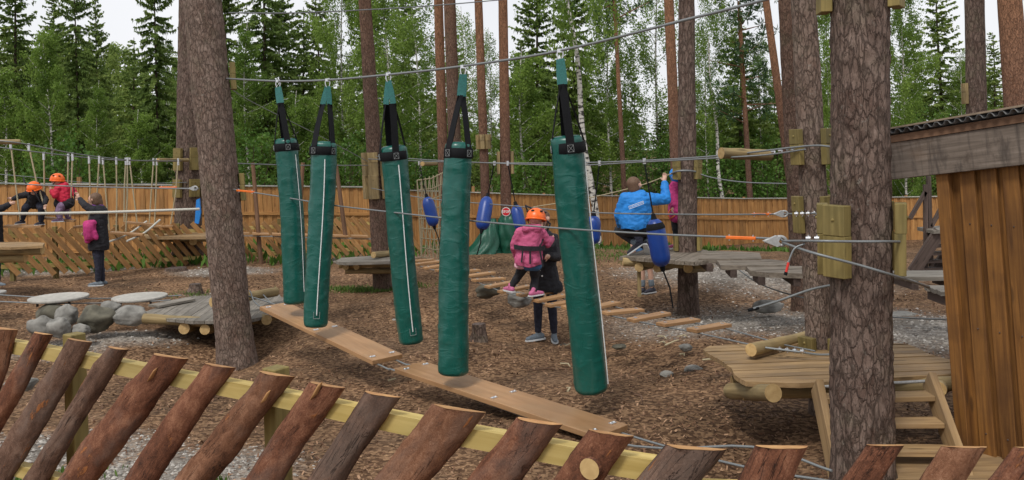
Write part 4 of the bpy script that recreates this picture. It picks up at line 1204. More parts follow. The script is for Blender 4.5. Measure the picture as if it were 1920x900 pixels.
# ------------------------------------------------------------------ green hanging bags
BAGS = [  # cable px, top centre, bottom centre, radius top, bottom, strap yaw, piping angle, label
    ((521, 152), (536, 263), (556, 567), .128, .138, 8, 42, 'leftmost and farthest of the five green hanging bags', 193, .0),
    ((614, 150), (606, 269), (594, 611), .136, .126, 48, 4, 'second green bag from the left, its white piping facing front', 196, -.15),
    ((728, 139), (736, 277), (772, 641), .13, .124, 12, 14, 'tilted third green bag hanging over the plank walk, white piping running down it', 195, .15),
    ((868, 125), (860, 271), (848, 700), .124, .138, 45, 115, 'fourth green bag hanging straight over the gap between planks, no piping in view', 180, -.15),
    ((1050, 95), (1064, 259), (1106, 732), .133, .139, 8, 84, 'nearest and largest of the five green hanging bags', 158, .18)]
def bag(spec, k):
    cpx, tpx, bpx, rt, rb, yaw, pip, label, loopy, dd = spec
    c = L1(*cpx); d = c.y
    top = P(tpx[0], tpx[1], d + dd * .5); bot = P(bpx[0], bpx[1], d + dd)
    ax = (bot - top).normalized(); H = (bot - top).length
    t = thing('punch_bag', label, 'bag', bot, 'green padded bags hanging over the plank walk')
    toc = (CAM - top); toc.z = 0; toc.normalize(); rgt = Vector((-toc.y, toc.x, 0))
    u = (rgt - ax * rgt.dot(ax)).normalized(); w = ax.cross(u).normalized()
    if w.dot(toc) < 0: w = -w
    mb = MB(); n = 56; sd_ = k * 13.7
    prof = [(0, -.022), (.55, -.022), (.82, -.016), (.95, 0), (1, .02)]
    Ls = [p[1] for p in prof]; rs = [p[0] for p in prof]
    z = .05
    while z < H - .03: Ls.append(z); rs.append(1); z += .022
    for f_, l_ in ((1, H - .03), (.95, H - .008), (.85, H + .004), (.5, H + .01), (0, H + .01)): Ls.append(l_); rs.append(f_)
    vs, lcs, fs = [], [], []
    for L, s in zip(Ls, rs):
        r0 = lerp(rt, rb, max(0, min(1, L / H)))
        for q in range(n):
            a = 2 * math.pi * q / n; ca, sa = math.cos(a), math.sin(a)
            wr = .007 * noise.noise((ca * 1.6 + sd_, sa * 1.6, L * 5)) + .012 * max(0, noise.noise((ca * 1.2 + sd_, sa * 1.2, L * 12)) - .2) - .003 * abs(noise.noise((ca * 2.2, sa * 2.2 + sd_, L * 11)))
            rr = (r0 + wr * (1 if s > .5 else 0)) * s
            bend = u * (.012 * math.sin(L * 2 + k)) 
            vs.append(top + ax * L + bend + (u * ca + w * sa) * rr); lcs.append((ca * r0 * 1.2 + sd_, sa * r0 * 1.2, L + sd_))
    for i_ in range(len(Ls) - 1):
        for q in range(n):
            fs.append((i_ * n + q, i_ * n + (q + 1) % n, (i_ + 1) * n + (q + 1) % n, (i_ + 1) * n + q))
    mb.add(vs, fs, lcs, True)
    mb.build('body', M['vinyl'], t)
    # black band
    m2 = MB(); vs, fs = [], []
    b0, b1 = .035, .125
    for L in (b0, b0 + .004, b1 - .004, b1):
        for q in range(n):
            a = 2 * math.pi * q / n
            rr = rt + (.0075 if b0 < L < b1 else .003)
            vs.append(top + ax * L + (u * math.cos(a) + w * math.sin(a)) * rr)
    for i_ in range(3):
        for q in range(n): fs.append((i_ * n + q, i_ * n + (q + 1) % n, (i_ + 1) * n + (q + 1) % n, (i_ + 1) * n + q))
    m2.add(vs, fs, None, True); band = m2.build('top_band', M['black'], t)
    # loop through the shackle, straps
    lb = on(lerp(cpx[0], tpx[0], .32), loopy, AB_A, AB_N)
    sh = c - Vector((0, 0, .07))
    for s in (-1, 1):
        m3 = MB()
        spread = .012 if k in (3, 4, 0) else .05
        e = lb + (rgt * .7 + toc * (.6 if k != 3 else .2)) * (s * spread)
        m3.ribbon([sh + toc * .01 * s, lerp(sh, e, .5) + (rgt * .3 + toc * .5) * s * .012, e], .072, rgt * .9 + toc * .45 if k in (3, 4, 0) else rgt + toc * .9, .006)
        m3.build('sling', M['greenweb'], t)
    for q in range(4):
        a = R(yaw + 90 * q)
        outd = (w * math.cos(a) + u * math.sin(a)); tang = (w * -math.sin(a) + u * math.cos(a))
        e0 = lb + outd * .015 + (rgt * .7 + toc * .6) * (.04 if spread > .02 else 0) * (1 if q in (0, 1) else -1)
        e1 = top + ax * .03 + outd * (rt + .002); e2 = top + ax * .118 + outd * (rt + .0085)
        m3 = MB(); m3.ribbon([e0, lerp(e0, e1, .5) + outd * .004, e1, e2], .068, tang, .005)
        m3.build('strap', M['black'], t)
        m5 = MB(); cc = top + ax * .08 + outd * (rt + .0118)
        for (x1, y1, x2, y2) in ((-1, -1, 1, 1), (-1, 1, 1, -1), (-1, -1, -1, 1), (1, -1, 1, 1), (-1, -1, 1, -1), (-1, 1, 1, 1)):
            m5.tube([cc + tang * x1 * .024 + ax * y1 * .028, cc + tang * x2 * .024 + ax * y2 * .028], .0013, 4)
        m5.build('stitching', M['stitch'], band)
    # shackle
    m6 = MB(); pts = []
    for q in range(15):
        a = 2 * math.pi * q / 14; pts.append(c - Vector((0, 0, .035)) + rgt * .024 * math.sin(a) + Vector((0, 0, .045 * math.cos(a))))
    m6.tube(pts, .0055, 8, caps=False); m6.box(c, rgt, toc, Vector((0, 0, 1)), .045, .03, .03); m6.build('shackle', M['steel'], t)
    # piping (raised zip seam)
    pa = R(pip)
    m7 = MB(); pts = []
    for q in range(24):
        L = lerp(.17, H - .13, q / 23); r0 = lerp(rt, rb, L / H) + .006
        if k == 4: L = lerp(.14, H - .05, q / 23)
        a = pa + .04 * math.sin(L * 2)
        pts.append(top + ax * L + u * (.012 * math.sin(L * 2 + k)) + (w * math.cos(a) + u * math.sin(a)) * r0)
    m7.tube(pts, .0055 if k != 0 else .0035, 6); pp = m7.build('piping', M['piping'], t)
    if k in (1, 2):
        m8 = MB(); e = pts[-1]; tg = (u * math.cos(pa) - w * math.sin(pa))
        for (x1, y1, x2, y2) in ((-1, -1, -1, 1), (1, -1, 1, 1), (-1, 1, 1, 1)):
            m8.tube([e + tg * x1 * .03 + ax * y1 * .035, e + tg * x2 * .03 + ax * y2 * .035], .002, 4)
        m8.build('seam', M['stitch'], t)
for k, s in enumerate(BAGS): bag(s, k)

# ------------------------------------------------------------------ plank walk below the bags
def walk_plank(p0, p1, w, label, clips):
    t = thing('walk_plank', label, 'plank', (p0 + p1) / 2, 'planks of the walk below the green bags')
    a = (p1 - p0).normalized(); side = a.cross(Vector((0, 0, 1))).normalized(); up = side.cross(a)
    mb = MB(); mb.beam(p0, p1, w, .045, bev=.004); mb.build('board', M['plank'], t)
    L = (p1 - p0).length
    for f_ in clips:
        for s in (-1, 1):
            c = lerp(p0, p1, f_) + side * s * w * .32 + up * .026
            m2 = MB(); m2.box(c, a, side, up, .035, .06, .006)
            for e in (-1, 1): m2.ball(c + side * e * .02 + up * .004, .009, .009, .007, 8, 5)
            m2.build('clip', M['steel'], t)
PW0a, PW0b = P(513, 574, 10.5), P(727, 674, 8.72)
PW1a, PW1b = P(768, 688, 8.5), P(1150, 812, 6.72)
walk_plank(PW0a, PW0b, .36, 'farther orange brown plank of the walk, starting at the left platform', (.04, .5, .96))
walk_plank(PW1a, PW1b, .36, 'nearer tan plank of the walk, ending by the near slab fence', (.04, .52, .96))
sd2 = (PW1b - PW1a).normalized().cross(Vector((0, 0, 1))).normalized()
for s in (-1, 1):
    e = PW1b + sd2 * s * .11
    cable('left cable carrying the two walk planks' if s < 0 else 'right cable carrying the two walk planks',
          [P(448 + 20 * s, 548, 11.2) + Vector((0, 0, .02)), PW0a + sd2 * s * .11 - Vector((0, 0, .03)), PW0b + sd2 * s * .11 - Vector((0, 0, .03)), PW1a + sd2 * s * .11 - Vector((0, 0, .03)), e - Vector((0, 0, .03)),
           P(1400 + 10 * s, 856 - 18 * s, 5.9), P(1560, 893 - 10 * s, 5.45)], .009)

# ------------------------------------------------------------------ blocks (collars) on the trees
def collar(key, pxpy, h, w, th, angs, label, mname='block', notch=True, dz=0):
    z = z_of(key, *pxpy); c, r = axis_at(key, z)
    t = thing('block_collar', label, 'block collar', c)
    dr = TR[key]['dr']
    toc = (CAM - c); toc.z = 0; toc.normalize(); rg = Vector((-toc.y, toc.x, 0))
    if rg.x < 0: rg = -rg
    for a in angs:
        o_ = toc * math.cos(R(a)) + rg * math.sin(R(a)); tg = o_.cross(dr).normalized()
        mb = MB(); cc = c + o_ * (r + th / 2 + .012)
        if notch:
            mb.box(cc + dr * (h * .29), tg, o_, dr, w, th, h * .42, bev=.004)
            mb.box(cc - dr * (h * .21) - o_ * .004, tg, o_, dr, w, th, h * .578, bev=.004)
        else: mb.box(cc, tg, o_, dr, w, th, h, bev=.004)
        mb.ball(cc + o_ * (th / 2) + dr * h * .3, .011, .011, .011, 8, 5, 0)
        mb.build('block', M[mname], t)
    return t
collar('N', (1616, 447), .45, .165, .07, (-88, -38, 88, 150), 'yellow green blocks ringing the nearest pine at mid height')
collar('N', (1612, -28), .34, .15, .07, (-75, 75, 160), 'yellow green blocks ringing the nearest pine at the top edge')
collar('M', (1521, 275), .3, .125, .05, (-52, 62, 160), 'upper blocks on the rough barked pine of the brown deck')
collar('M', (1528, 401), .31, .12, .05, (-60, 45, 150), 'lower blocks on the rough barked pine of the brown deck')
collar('M', (1538, 652), .22, .15, .06, (-42, 50, 150), 'short posts round the foot of the pine on the brown deck', notch=False)
collar('J', (1289, 317), .29, .15, .06, (-62, 62, 180), 'upper blocks on the platform pine beside the man in blue')
collar('J', (1290, 455), .22, .1, .05, (-72, 72), 'low blocks on the platform pine at deck height', notch=False)
collar('A', (394, 143), .34, .14, .07, (88, -150), 'upper block on the right side of the large leaning pine')
collar('A', (412, 352), .34, .12, .06, (86, -150), 'lower block on the right side of the large leaning pine')
collar('C', (702, 308), .42, .17, .07, (-70, -10, 60, 140), 'orange brown upper blocks on the pine with log collars', 'logwood')
collar('C', (706, 350), .42, .17, .07, (-75, -12, 62), 'orange brown lower blocks on the pine with log collars', 'logwood', False)
collar('B', (357, 298), .5, .22, .08, (-45, 20, 70), 'upper blocks on the thick pine at left', 'block')
collar('B', (357, 352), .4, .22, .08, (-45, 20, 70), 'lower blocks on the thick pine at left', 'block')
collar('F', (907, 266), .32, .1, .06, (-60, -10, 40, 90), 'blocks high on the slim pine near the centre', 'logwood')
collar('G', (947, 305), .5, .12, .06, (-80, 82), 'blocks on the slim pine with the stop sign', 'logwood', False)
collar('E', (852, 310), .4, .12, .06, (-70, 70), 'blocks on the darker stem of the twin pines', 'brownwood', False)
collar('O', (1830, 175), .4, .16, .06, (-60,), 'single block on the dark pine above the hut roof', 'logwood')

# anchored life line with slider, thimble etc.
cable('grey life line crossing in front of the green bags', [L1(438, 355), L1(540, 371), L1(625, 385), L1(745, 399), L1(872, 413), L1(1050, 428), L1(1250, 440), L1(1440, 447), L1(1470, 452)], .0075)
def slider(a, b, label, matn='orange'):
    t = thing('cable_slider', label, 'slider', (a + b) / 2)
    mb = MB(); mb.beam(a, b, .03, .022, bev=.004); mb.build('bar', M[matn], t)
    for f_ in (.1, .9):
        m2 = MB(); c = lerp(a, b, f_); m2.tube([c - Vector((0, 0, .022)), c + Vector((0, 0, .022))], .006, 8); m2.build('bolt', M['steel'], t)
slider(L1(1362, 445), L1(1418, 447), 'orange bar on the life line before the nearest pine')
slider(P(1411, 402, 8.4), P(1444, 401.5, 8.0), 'orange bar on the rear life line by the deck pine')
slider(L1(445, 357), L1(476, 360), 'orange bar on the life line at the large leaning pine')
slider(P(300, 351, 13), P(330, 351, 12.4), 'orange bar on the cable left of the large leaning pine')
def thimble(c, ax, s, label):
    t = thing('thimble', label, 'thimble', c)
    up = Vector((0, 0, 1)); mb = MB(); pts = []
    for q in range(13):
        a = R(-125 + 250 * q / 12); pts.append(c + ax * (math.cos(a) * .03 * s) + up * (math.sin(a) * .024 * s))
    pts = [c - ax * .08 * s] + pts + [c - ax * .08 * s]
    mb.tube(pts, .009 * s, 8); mb.build('eye', M['zinc'], t)
    m2 = MB(); m2.prism([c - ax * .09 * s + Vector((0, -.02, 0)), c - ax * .02 * s + up * .03 * s + Vector((0, -.02, 0)), c + up * .02 * s + Vector((0, -.02, 0)), c - ax * .012 * s + Vector((0, -.02, 0)), c - up * .02 * s + Vector((0, -.02, 0)), c - ax * .02 * s - up * .03 * s + Vector((0, -.02, 0))], (0, .04, 0))
    m2.build('plate', M['zinc'], t)
thimble(L1(1463, 452), Vector((1, -.1, -.02)).normalized(), 1.25, 'grey thimble at the end of the life line, left of the nearest pine')
thimble(P(1470, 401, 7.6), Vector((1, -.15, 0)).normalized(), 1.0, 'small thimble on the rear life line, left of the deck pine')
thimble(P(366, 353, 12), Vector((1, -.2, 0)).normalized(), 1.1, 'thimble left of the large leaning pine')
def clamps(a, b, n, label):
    t = thing('wire_clamps', label, 'clamps', (a + b) / 2)
    for q in range(n):
        c = lerp(a, b, (q + .5) / n); x = (b - a).normalized(); m2 = MB()
        m2.tube([c - x * .014, c + x * .014], .014, 10); m2.tube([c - Vector((0, 0, .022)), c + Vector((0, 0, .022))], .006, 6); m2.build('clamp', M['steel'], t)
clamps(P(1508, 447, 5.5), P(1540, 447, 5.45), 2, 'silver clamps at the left edge of the nearest pine')
clamps(P(1488, 401, 7.2), P(1532, 400, 7.1), 4, 'silver clamps on the rear life line at the deck pine')
clamps(P(1443, 285, 7.6), P(1470, 282, 7.5), 2, 'silver clamps at the end of the hanging log spreader')
clamps(P(1474, 281, 7.4), P(1492, 280, 7.3), 2, 'silver clamps at the upper blocks of the deck pine')
clamps(P(1455, 655, 7.1), P(1512, 659, 6.9), 4, 'silver clamps on the cable over the brown deck')
cN, rN = axis_at('N', z_of('N', 1616, 452))
cable('cable strand wrapped straight round the nearest pine', [L1(1468, 452), P(1530, 452, 5.34), P(1600, 453, 5.3), P(1660, 453, 5.32), P(1697, 453, 5.5)], .008)
cable('slanting cable crossing the nearest pine down to the right', [L1(1468, 455), P(1520, 473, 5.36), P(1610, 497, 5.3), P(1680, 518, 5.36), P(1742, 538, 5.9)], .009)
cable('second slanting strand at the right of the nearest pine', [P(1672, 521, 5.7), P(1708, 526, 5.9), P(1744, 541, 6.1)], .008)
o = cable('short cable tail with a red sleeve left of the nearest pine', [P(1509, 457, 5.5), P(1490, 466, 5.5), P(1479, 490, 5.5), P(1474, 512, 5.5)], .006)
mb = MB(); mb.tube([P(1478.5, 492, 5.5), P(1474, 510, 5.5)], .0085, 8); mb.build('sleeve', M['red'], o)
mb = MB(); mb.tube([P(1474, 510, 5.5), P(1472.5, 516, 5.5)], .011, 8); mb.build('tip', M['black'], o)
o = cable('loose cable end with a black tip before the deck pine', [P(1568, 533, 7.0), P(1520, 543, 6.95), P(1460, 564, 6.9), P(1412, 579, 6.85)], .010)
mb = MB(); mb.tube([P(1422, 577, 6.86), P(1403, 582, 6.85)], .014, 8); mb.build('tip', M['black'], o)
cable('slack thin cable on the gravel behind the deck', [P(1378, 500, 13), P(1420, 530, 12), P(1480, 552, 11), P(1530, 562, 10)], .009)
cable('thin cable low over the ground right of the nearest pine', [P(1660, 594, 7.7), P(1720, 597, 7.4), P(1795, 600, 7)], .007)

# hand cables of the rung bridge with log spreader
cable('upper rear hand cable of the rung bridge', [P(690, 298, 15.4), P(845, 304, 13), P(1040, 306, 11), P(1208, 301, 9.2), P(1360, 291, 8), P(1510, 274, 7.2), P(1560, 275, 7.0)], .008)
cable('upper front hand cable of the rung bridge', [P(705, 293, 15.3), P(845, 302, 12.8), P(1050, 310, 10.8), P(1200, 304, 8.9), P(1350, 296, 7.8), P(1440, 290, 7.5), P(1510, 280, 7.1)], .007)
def log_thing(p0, p1, r, label, name='log_beam', cat='log', matn='logwood', parent=None):
    mb = MB(); n = 14; rr = random.random() * 9
    pts = [lerp(p0, p1, q / 8) for q in range(9)]
    mb.tube(pts, [r * (1 + .05 * math.sin(q * 1.7 + rr)) for q in range(9)], n, cap_mi=1)
    if parent is not None: return mb.build(name, [M[matn], M['cutpale']], parent)
    o = mb.build(name, [M[matn], M['cutpale']], None, org=p0); return tag(o, label, cat)
log_thing(P(1352, 287, 7.7), P(1444, 291, 7.9), .05, 'peeled log spreader hanging between the hand cables left of the deck pine')
log_thing(P(296, 300, 18.6), P(352, 300, 19.6), .04, 'peeled log spreader between the hand cables at the thick pine')
log_thing(P(-40, 266, 15), P(38, 266, 15.2), .045, 'short log spreader at the top of the left edge')
log_thing(P(792, 307, 13.6), P(817, 306, 14.2), .035, 'short log spreader beside the fourth green bag')
cable('rear life line from the log collar pine to the deck pine', [P(697, 353, 15.3), P(800, 372, 13.6), P(960, 386, 11.6), P(1100, 398, 10), P(1280, 402, 8.8), P(1420, 402, 8.2), P(1530, 400, 7.05)], .0075)
cable('slack yellowish rope rising to the platform pine', [P(1000, 388, 15.5), P(1100, 372, 14.4), P(1200, 348, 13.2), P(1258, 326, 12.7)], .008, 'rope', 'rope', 'rope')
cable('cable sagging right from the platform pine to the middle pine', [P(1305, 324, 12.6), P(1340, 334, 12.6), P(1400, 342, 12.6), P(1500, 345, 12.6)], .009)
cable('cable wrapped round the platform pine under its blocks', [P(1258, 326, 12.8), P(1270, 321, 12.5), P(1290, 320, 12.45), P(1306, 322, 12.55)], .014)
cable('long thin cable from the large leaning pine to the log collar pine', [P(432, 306, 11.2), P(560, 310, 13), P(690, 310, 15.4)], .008)
cable('thin diagonal cable behind the bags at left', [P(430, 165, 11.4), P(480, 195, 12.5), P(600, 255, 14), P(690, 303, 15.3)], .006)
# thick hand rope and cables at left
cable('thick pale hand rope leading left from the large leaning pine', [P(-60, 400, 9.6), P(60, 400.5, 9.9), P(200, 398, 10.3), P(374, 392, 10.8)], .016, 'whiterope', 'hand_rope', 'rope')
cable('cable with thimble leading left from the thick pine', [P(-60, 340, 15), P(100, 348, 14.5), P(250, 352, 13), P(372, 354, 12)], .010)
cable('thin cable sloping to the thick pine past the orange helmets', [P(-60, 322, 17), P(60, 332, 17.5), P(200, 345, 18.5), P(350, 342, 19.7)], .008)
HA = [P(-60, 268, 15.5), P(60, 284, 16), P(200, 299, 17.5), P(300, 302, 18.6), P(370, 301, 20)]
HB = [P(-20, 262, 15), P(42, 269, 15.2), P(140, 288, 16.4), P(240, 300, 17.6), P(298, 301, 18.5)]
cable('lower hand cable of the step bridge at left', HA, .010)
cable('upper hand cable of the step bridge at left', HB, .010)

# ------------------------------------------------------------------ decks
def log_pile(parent, items):
    for (a, b, r) in items: log_thing(a, b, r, None, 'support_log', None, 'logwood', parent)
def deck(name, label, poly, z, th, board_dir, bw, matn, support=(), gap=.006, loc=None, wav=0):
    """boards clipped to a polygon (world xy list)"""
    poly = [Vector((p[0], p[1])) for p in poly]
    c = sum(poly, Vector((0, 0))) / len(poly)
    t = thing(name, label, 'platform', Vector((c.x, c.y, z - th)))
    bd = Vector(board_dir).normalized(); pr = Vector((-bd.y, bd.x))
    vals = [p.dot(pr) for p in poly]
    s = min(vals)
    mb = MB()
    while s < max(vals) - .01:
        e = min(s + bw - gap, max(vals))
        def span(q):
            xs_ = []
            for k in range(len(poly)):
                a, b = poly[k], poly[(k + 1) % len(poly)]; va, vb = a.dot(pr), b.dot(pr)
                if (va - q) * (vb - q) <= 0 and abs(va - vb) > 1e-9:
                    u = (q - va) / (vb - va); xs_.append(lerp(a, b, u).dot(bd))
            return (min(xs_), max(xs_)) if len(xs_) >= 2 else None
        eps = 1e-4
        A_, B_ = span(s + eps), span(e - eps)
        if A_ and B_:
            zz = z + random.uniform(-.003, .003)
            def pt(u, v, w): q = bd * u + pr * v; return Vector((q.x, q.y, w))
            ply = [pt(A_[0], s, zz), pt(A_[1], s, zz), pt(B_[1], e, zz), pt(B_[0], e, zz)]
            off = random.uniform(-50, 50)
            vs = [v - Vector((0, 0, th)) for v in ply] + ply
            fs = [(3, 2, 1, 0), (4, 5, 6, 7), (0, 1, 5, 4), (1, 2, 6, 5), (2, 3, 7, 6), (3, 0, 4, 7)]
            lcs = [(v.z + off, Vector((v.x, v.y)).dot(pr) + off, Vector((v.x, v.y)).dot(bd) + off) for v in vs]
            mb.add(vs, fs, lcs)
        s += bw
    mb.build('deck_boards', M[matn], t)
    log_pile(t, support)
    return t
def dz_(pts, z): return [tuple(at_z(a, b, z).xy) for a, b in pts]
# left platform by the large pine
ZL = .41
dl = deck('low_platform', 'low grey platform on logs beside the large leaning pine', dz_([(268, 586), (300, 596), (360, 602), (470, 600), (545, 578), (520, 548), (430, 553), (350, 556)], ZL), ZL, .04, (at_z(360, 560, ZL) - at_z(300, 596, ZL)).xy, .14, 'olddeck')
log_pile(dl, [(P(270, 597, 11.6), P(430, 607, 11.5), .065), (P(436, 607, 11.5), P(545, 586, 12), .065), (P(345, 616, 11.4), P(400, 602, 12.6), .07), (P(384, 618, 11.3), P(440, 602, 12.6), .07), (P(500, 600, 11.4), P(470, 592, 12.6), .07)])
mb = MB(); mb.beam(at_z(500, 577, ZL + .03), at_z(556, 553, ZL + .03), .2, .03); mb.build('top_board', M['olddeck'], dl)
mb = MB(); mb.beam(at_z(288, 574, ZL + .03), at_z(356, 561, ZL + .03), .25, .03); mb.build('top_board', M['olddeck'], dl)
log_thing(P(398, 567, 11.3), P(518, 547, 12.2), .062, 'peeled log lying on the low grey platform beside the large pine')
cable('short rope end with a steel hook on the log of the low platform', [P(520, 582, 10.45), P(494, 553, 11.35)], .008)
# platform C
ZC = P(690, 484, 15.2).z
deck('small_platform', 'small high platform round the pine with log collars', dz_([(628, 490), (660, 493), (760, 489), (775, 480), (700, 479), (640, 483)], ZC), ZC, .05, (1, .1), .14, 'olddeck',
     [(P(636, 497, 15.2), P(770, 494, 15.2), .06), (P(668, 500, 15), P(690, 496, 16.2), .055), (P(648, 500, 15), P(660, 496, 16.2), .055), (P(648, 508, 15.3), P(760, 508, 15.3), .05), (P(740, 502, 15), P(745, 498, 16.2), .055)])
log_thing(P(700, 478, 15.0), P(745, 474, 15.6), .055, 'short peeled log on the small platform of the log collar pine')
# platform J
ZJ = P(1230, 475, 12.6).z
dj = deck('tree_platform', 'grey platform round the pine where the man in blue crouches', dz_([(1161, 481), (1230, 486), (1306, 491), (1330, 488), (1335, 470), (1290, 464), (1215, 466)], ZJ), ZJ, .05, (.5, 1), .15, 'walkdeck',
     [(P(1168, 491, 12.3), P(1330, 497, 12.3), .06), (P(1198, 501, 12.2), P(1225, 495, 13.3), .06), (P(1232, 503, 12.2), P(1260, 497, 13.3), .06), (P(1290, 503, 12.2), P(1330, 500, 13.2), .07)])
mb = MB(); mb.beam(P(1199, 556, 12.3), P(1198, 503, 12.3), .05, .05, Vector((0, 1, 0))); mb.build('prop', M['logwood'], dj)
def slab_step(px0, px1, y, d, label, w=.55, gr='grey plank steps between the platforms at right'):
    a, b = P(px0, y, d), P(px1, y + 1, d * .99)
    b.z = a.z
    t = thing('plank_step', label, 'platform', (a + b) / 2 - Vector((0, 0, .04)), gr)
    for q in range(3):
        mb = MB(); o_ = Vector((0, w * (q - 1) / 3, 0)); mb.beam(a + o_, b + o_, w / 3 - .01, .045, bev=.003); mb.build('plank', M['olddeck'], t)
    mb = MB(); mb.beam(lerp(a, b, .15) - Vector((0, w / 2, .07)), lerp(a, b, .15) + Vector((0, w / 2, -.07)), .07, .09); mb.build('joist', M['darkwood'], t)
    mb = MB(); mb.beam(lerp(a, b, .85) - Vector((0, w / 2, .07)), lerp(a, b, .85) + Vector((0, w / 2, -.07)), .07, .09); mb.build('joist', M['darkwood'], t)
for k_, (pl, zz_, lab) in enumerate([([(1308, 488), (1428, 485), (1424, 473), (1316, 470)], .02, 'first and farthest grey plank section right of the platform pine'), ([(1352, 498), (1476, 497), (1466, 486), (1342, 486)], .0, 'middle grey plank section of the walkway right of the platform pine'), ([(1408, 510), (1518, 513), (1516, 499), (1398, 498)], -.02, 'nearest grey plank section of the walkway, left of the middle pine stem')]):
    dk = deck('walkway_section', lab, dz_(pl, ZJ + zz_), ZJ + zz_, .06, (1, .02), .2, 'walkdeck', ())
    dk['group'] = 'plank walkway sections at right'
    a_, b_ = at_z(*pl[0], ZJ + zz_), at_z(*pl[1], ZJ + zz_); mid_ = (at_z(*pl[3], ZJ + zz_) + at_z(*pl[2], ZJ + zz_)) / 2
    for f_ in (.2, .8):
        c_ = lerp(a_, b_, f_); e_ = Vector((c_.x + .05, mid_.y, c_.z)); mb = MB(); mb.beam(c_ - Vector((0, -.03, .11)), e_ - Vector((0, .03, .11)), .08, .1); mb.build('joist', M['darkwood'], dk)
slab_step(1680, 1790, 517, 9.6, 'grey plank step behind the nearest pine, left of the hut', .5)
slab_step(1748, 1850, 545, 8.6, 'low dark grey step right beside the hut wall', .4)
# platform B and left edge
ZB = P(300, 438, 19.6).z
deck('thin_platform', 'brown platform round the thick pine at left', dz_([(255, 440), (300, 444), (392, 443), (400, 434), (320, 432), (270, 434)], ZB), ZB, .06, (1, 0), .14, 'newdeck',
     [(P(262, 448, 19.3), P(388, 447, 19.3), .07), (P(285, 453, 19.2), P(300, 449, 20.4), .08), (P(362, 453, 19.2), P(372, 449, 20.4), .08)])
for x in (283, 305):
    pass
ZE = P(30, 458, 14.6).z
de = deck('edge_platform', 'platform on dark logs cut off by the left picture edge', dz_([(-80, 462), (20, 464), (80, 461), (84, 455), (40, 453), (-80, 456)], ZE), ZE, .04, (1, .05), .12, 'newdeck',
     [(P(-70, 470, 14.4), P(80, 469, 14.4), .075), (P(-60, 485, 14.6), P(48, 483, 14.6), .08)])
# right brown deck (wavy edge), its log ends and the stairs
ZD = P(1600, 716, 6.3).z
DK = [(1316, 656), (1345, 672), (1372, 690), (1378, 705), (1400, 716), (1432, 720), (1500, 719), (1650, 712), (1800, 702), (1850, 697), (1840, 684), (1796, 676), (1740, 664), (1722, 652), (1700, 644), (1650, 642), (1560, 640), (1450, 643), (1370, 646), (1330, 649)]
dd_ = deck('brown_deck', 'new brown deck with wavy edge around the rough barked pine', dz_(DK, ZD), ZD, .035, (1, .03), .105, 'newdeck', (), .013)
log_pile(dd_, [(P(1370, 733, 6.9), P(1450, 737, 6.15), .062), (P(1392, 736, 6.6), P(1640, 728, 6.5), .055), (P(1640, 728, 6.5), P(1840, 716, 6.3), .055), (P(1372, 716, 7.4), P(1500, 706, 7.4), .05), (P(1760, 730, 6.2), P(1780, 715, 7.3), .055)])
log_thing(P(1408, 656, 7.0), P(1512, 632, 7.6), .05, 'thick peeled log lying on the brown deck left of its pine')
mb = MB(); mb.beam(at_z(1410, 668, ZD + .02), at_z(1500, 645, ZD + .02), .05, .03); tag(mb.build('wood_strip', M['newdeck'], None, org=at_z(1410, 668, ZD)), 'narrow wood strip lying beside the log on the brown deck', 'strip')
cable('cable looping round the posts on the brown deck', [P(1435, 652, 7.05), P(1500, 660, 6.95), P(1540, 665, 6.95), P(1600, 662, 6.95)], .009)
def stairs():
    zt = ZD - .04
    T_ = [P(1532, 722, 6.2), P(1742, 710, 6.2)]
    Bm = [P(1562, 868, 5.75), P(1788, 838, 5.75)]
    g = .28
    t = thing('wooden_stairs', 'short open wooden stairs up to the brown deck behind the nearest pine', 'stairs', (Bm[0] + Bm[1]) / 2)
    ends = []
    for k in range(2):
        a, b = T_[k], Bm[k]
        b = a + (b - a) * ((g - a.z) / (b.z - a.z))
        ends.append((a, b))
        mb = MB(); mb.beam(a, b, .05, .15, Vector((0, -1, .4)), bev=.004); mb.build('stringer', M['newdeck'], t)
    for k, f_ in enumerate((.16, .42, .68, .92)):
        p, q = lerp(*ends[0], f_), lerp(*ends[1], f_)
        q.z = p.z = (p.z + q.z) / 2
        dv = (q - p).normalized(); p2, q2 = p + dv * .028, q - dv * .028
        mb = MB(); mb.beam(p2, q2, .15, .035, bev=.003); mb.build('tread', M['newdeck'], t)
    mb = MB(); p, q = lerp(*ends[0], .04) + Vector((0, .04, 0)), lerp(*ends[1], .04) + Vector((0, .04, 0)); mb.tube([p, q], .011, 8); mb.build('tie_rod', M['zinc'], t)
stairs()
ZG = .36
deck('ground_deck', 'low brown deck at the foot of the stairs beside the hut', dz_([(1555, 866), (1690, 852), (1800, 846), (1900, 852), (2050, 868), (2050, 990), (1640, 990)], ZG), ZG, .035, (1, -.03), .12, 'newdeck')

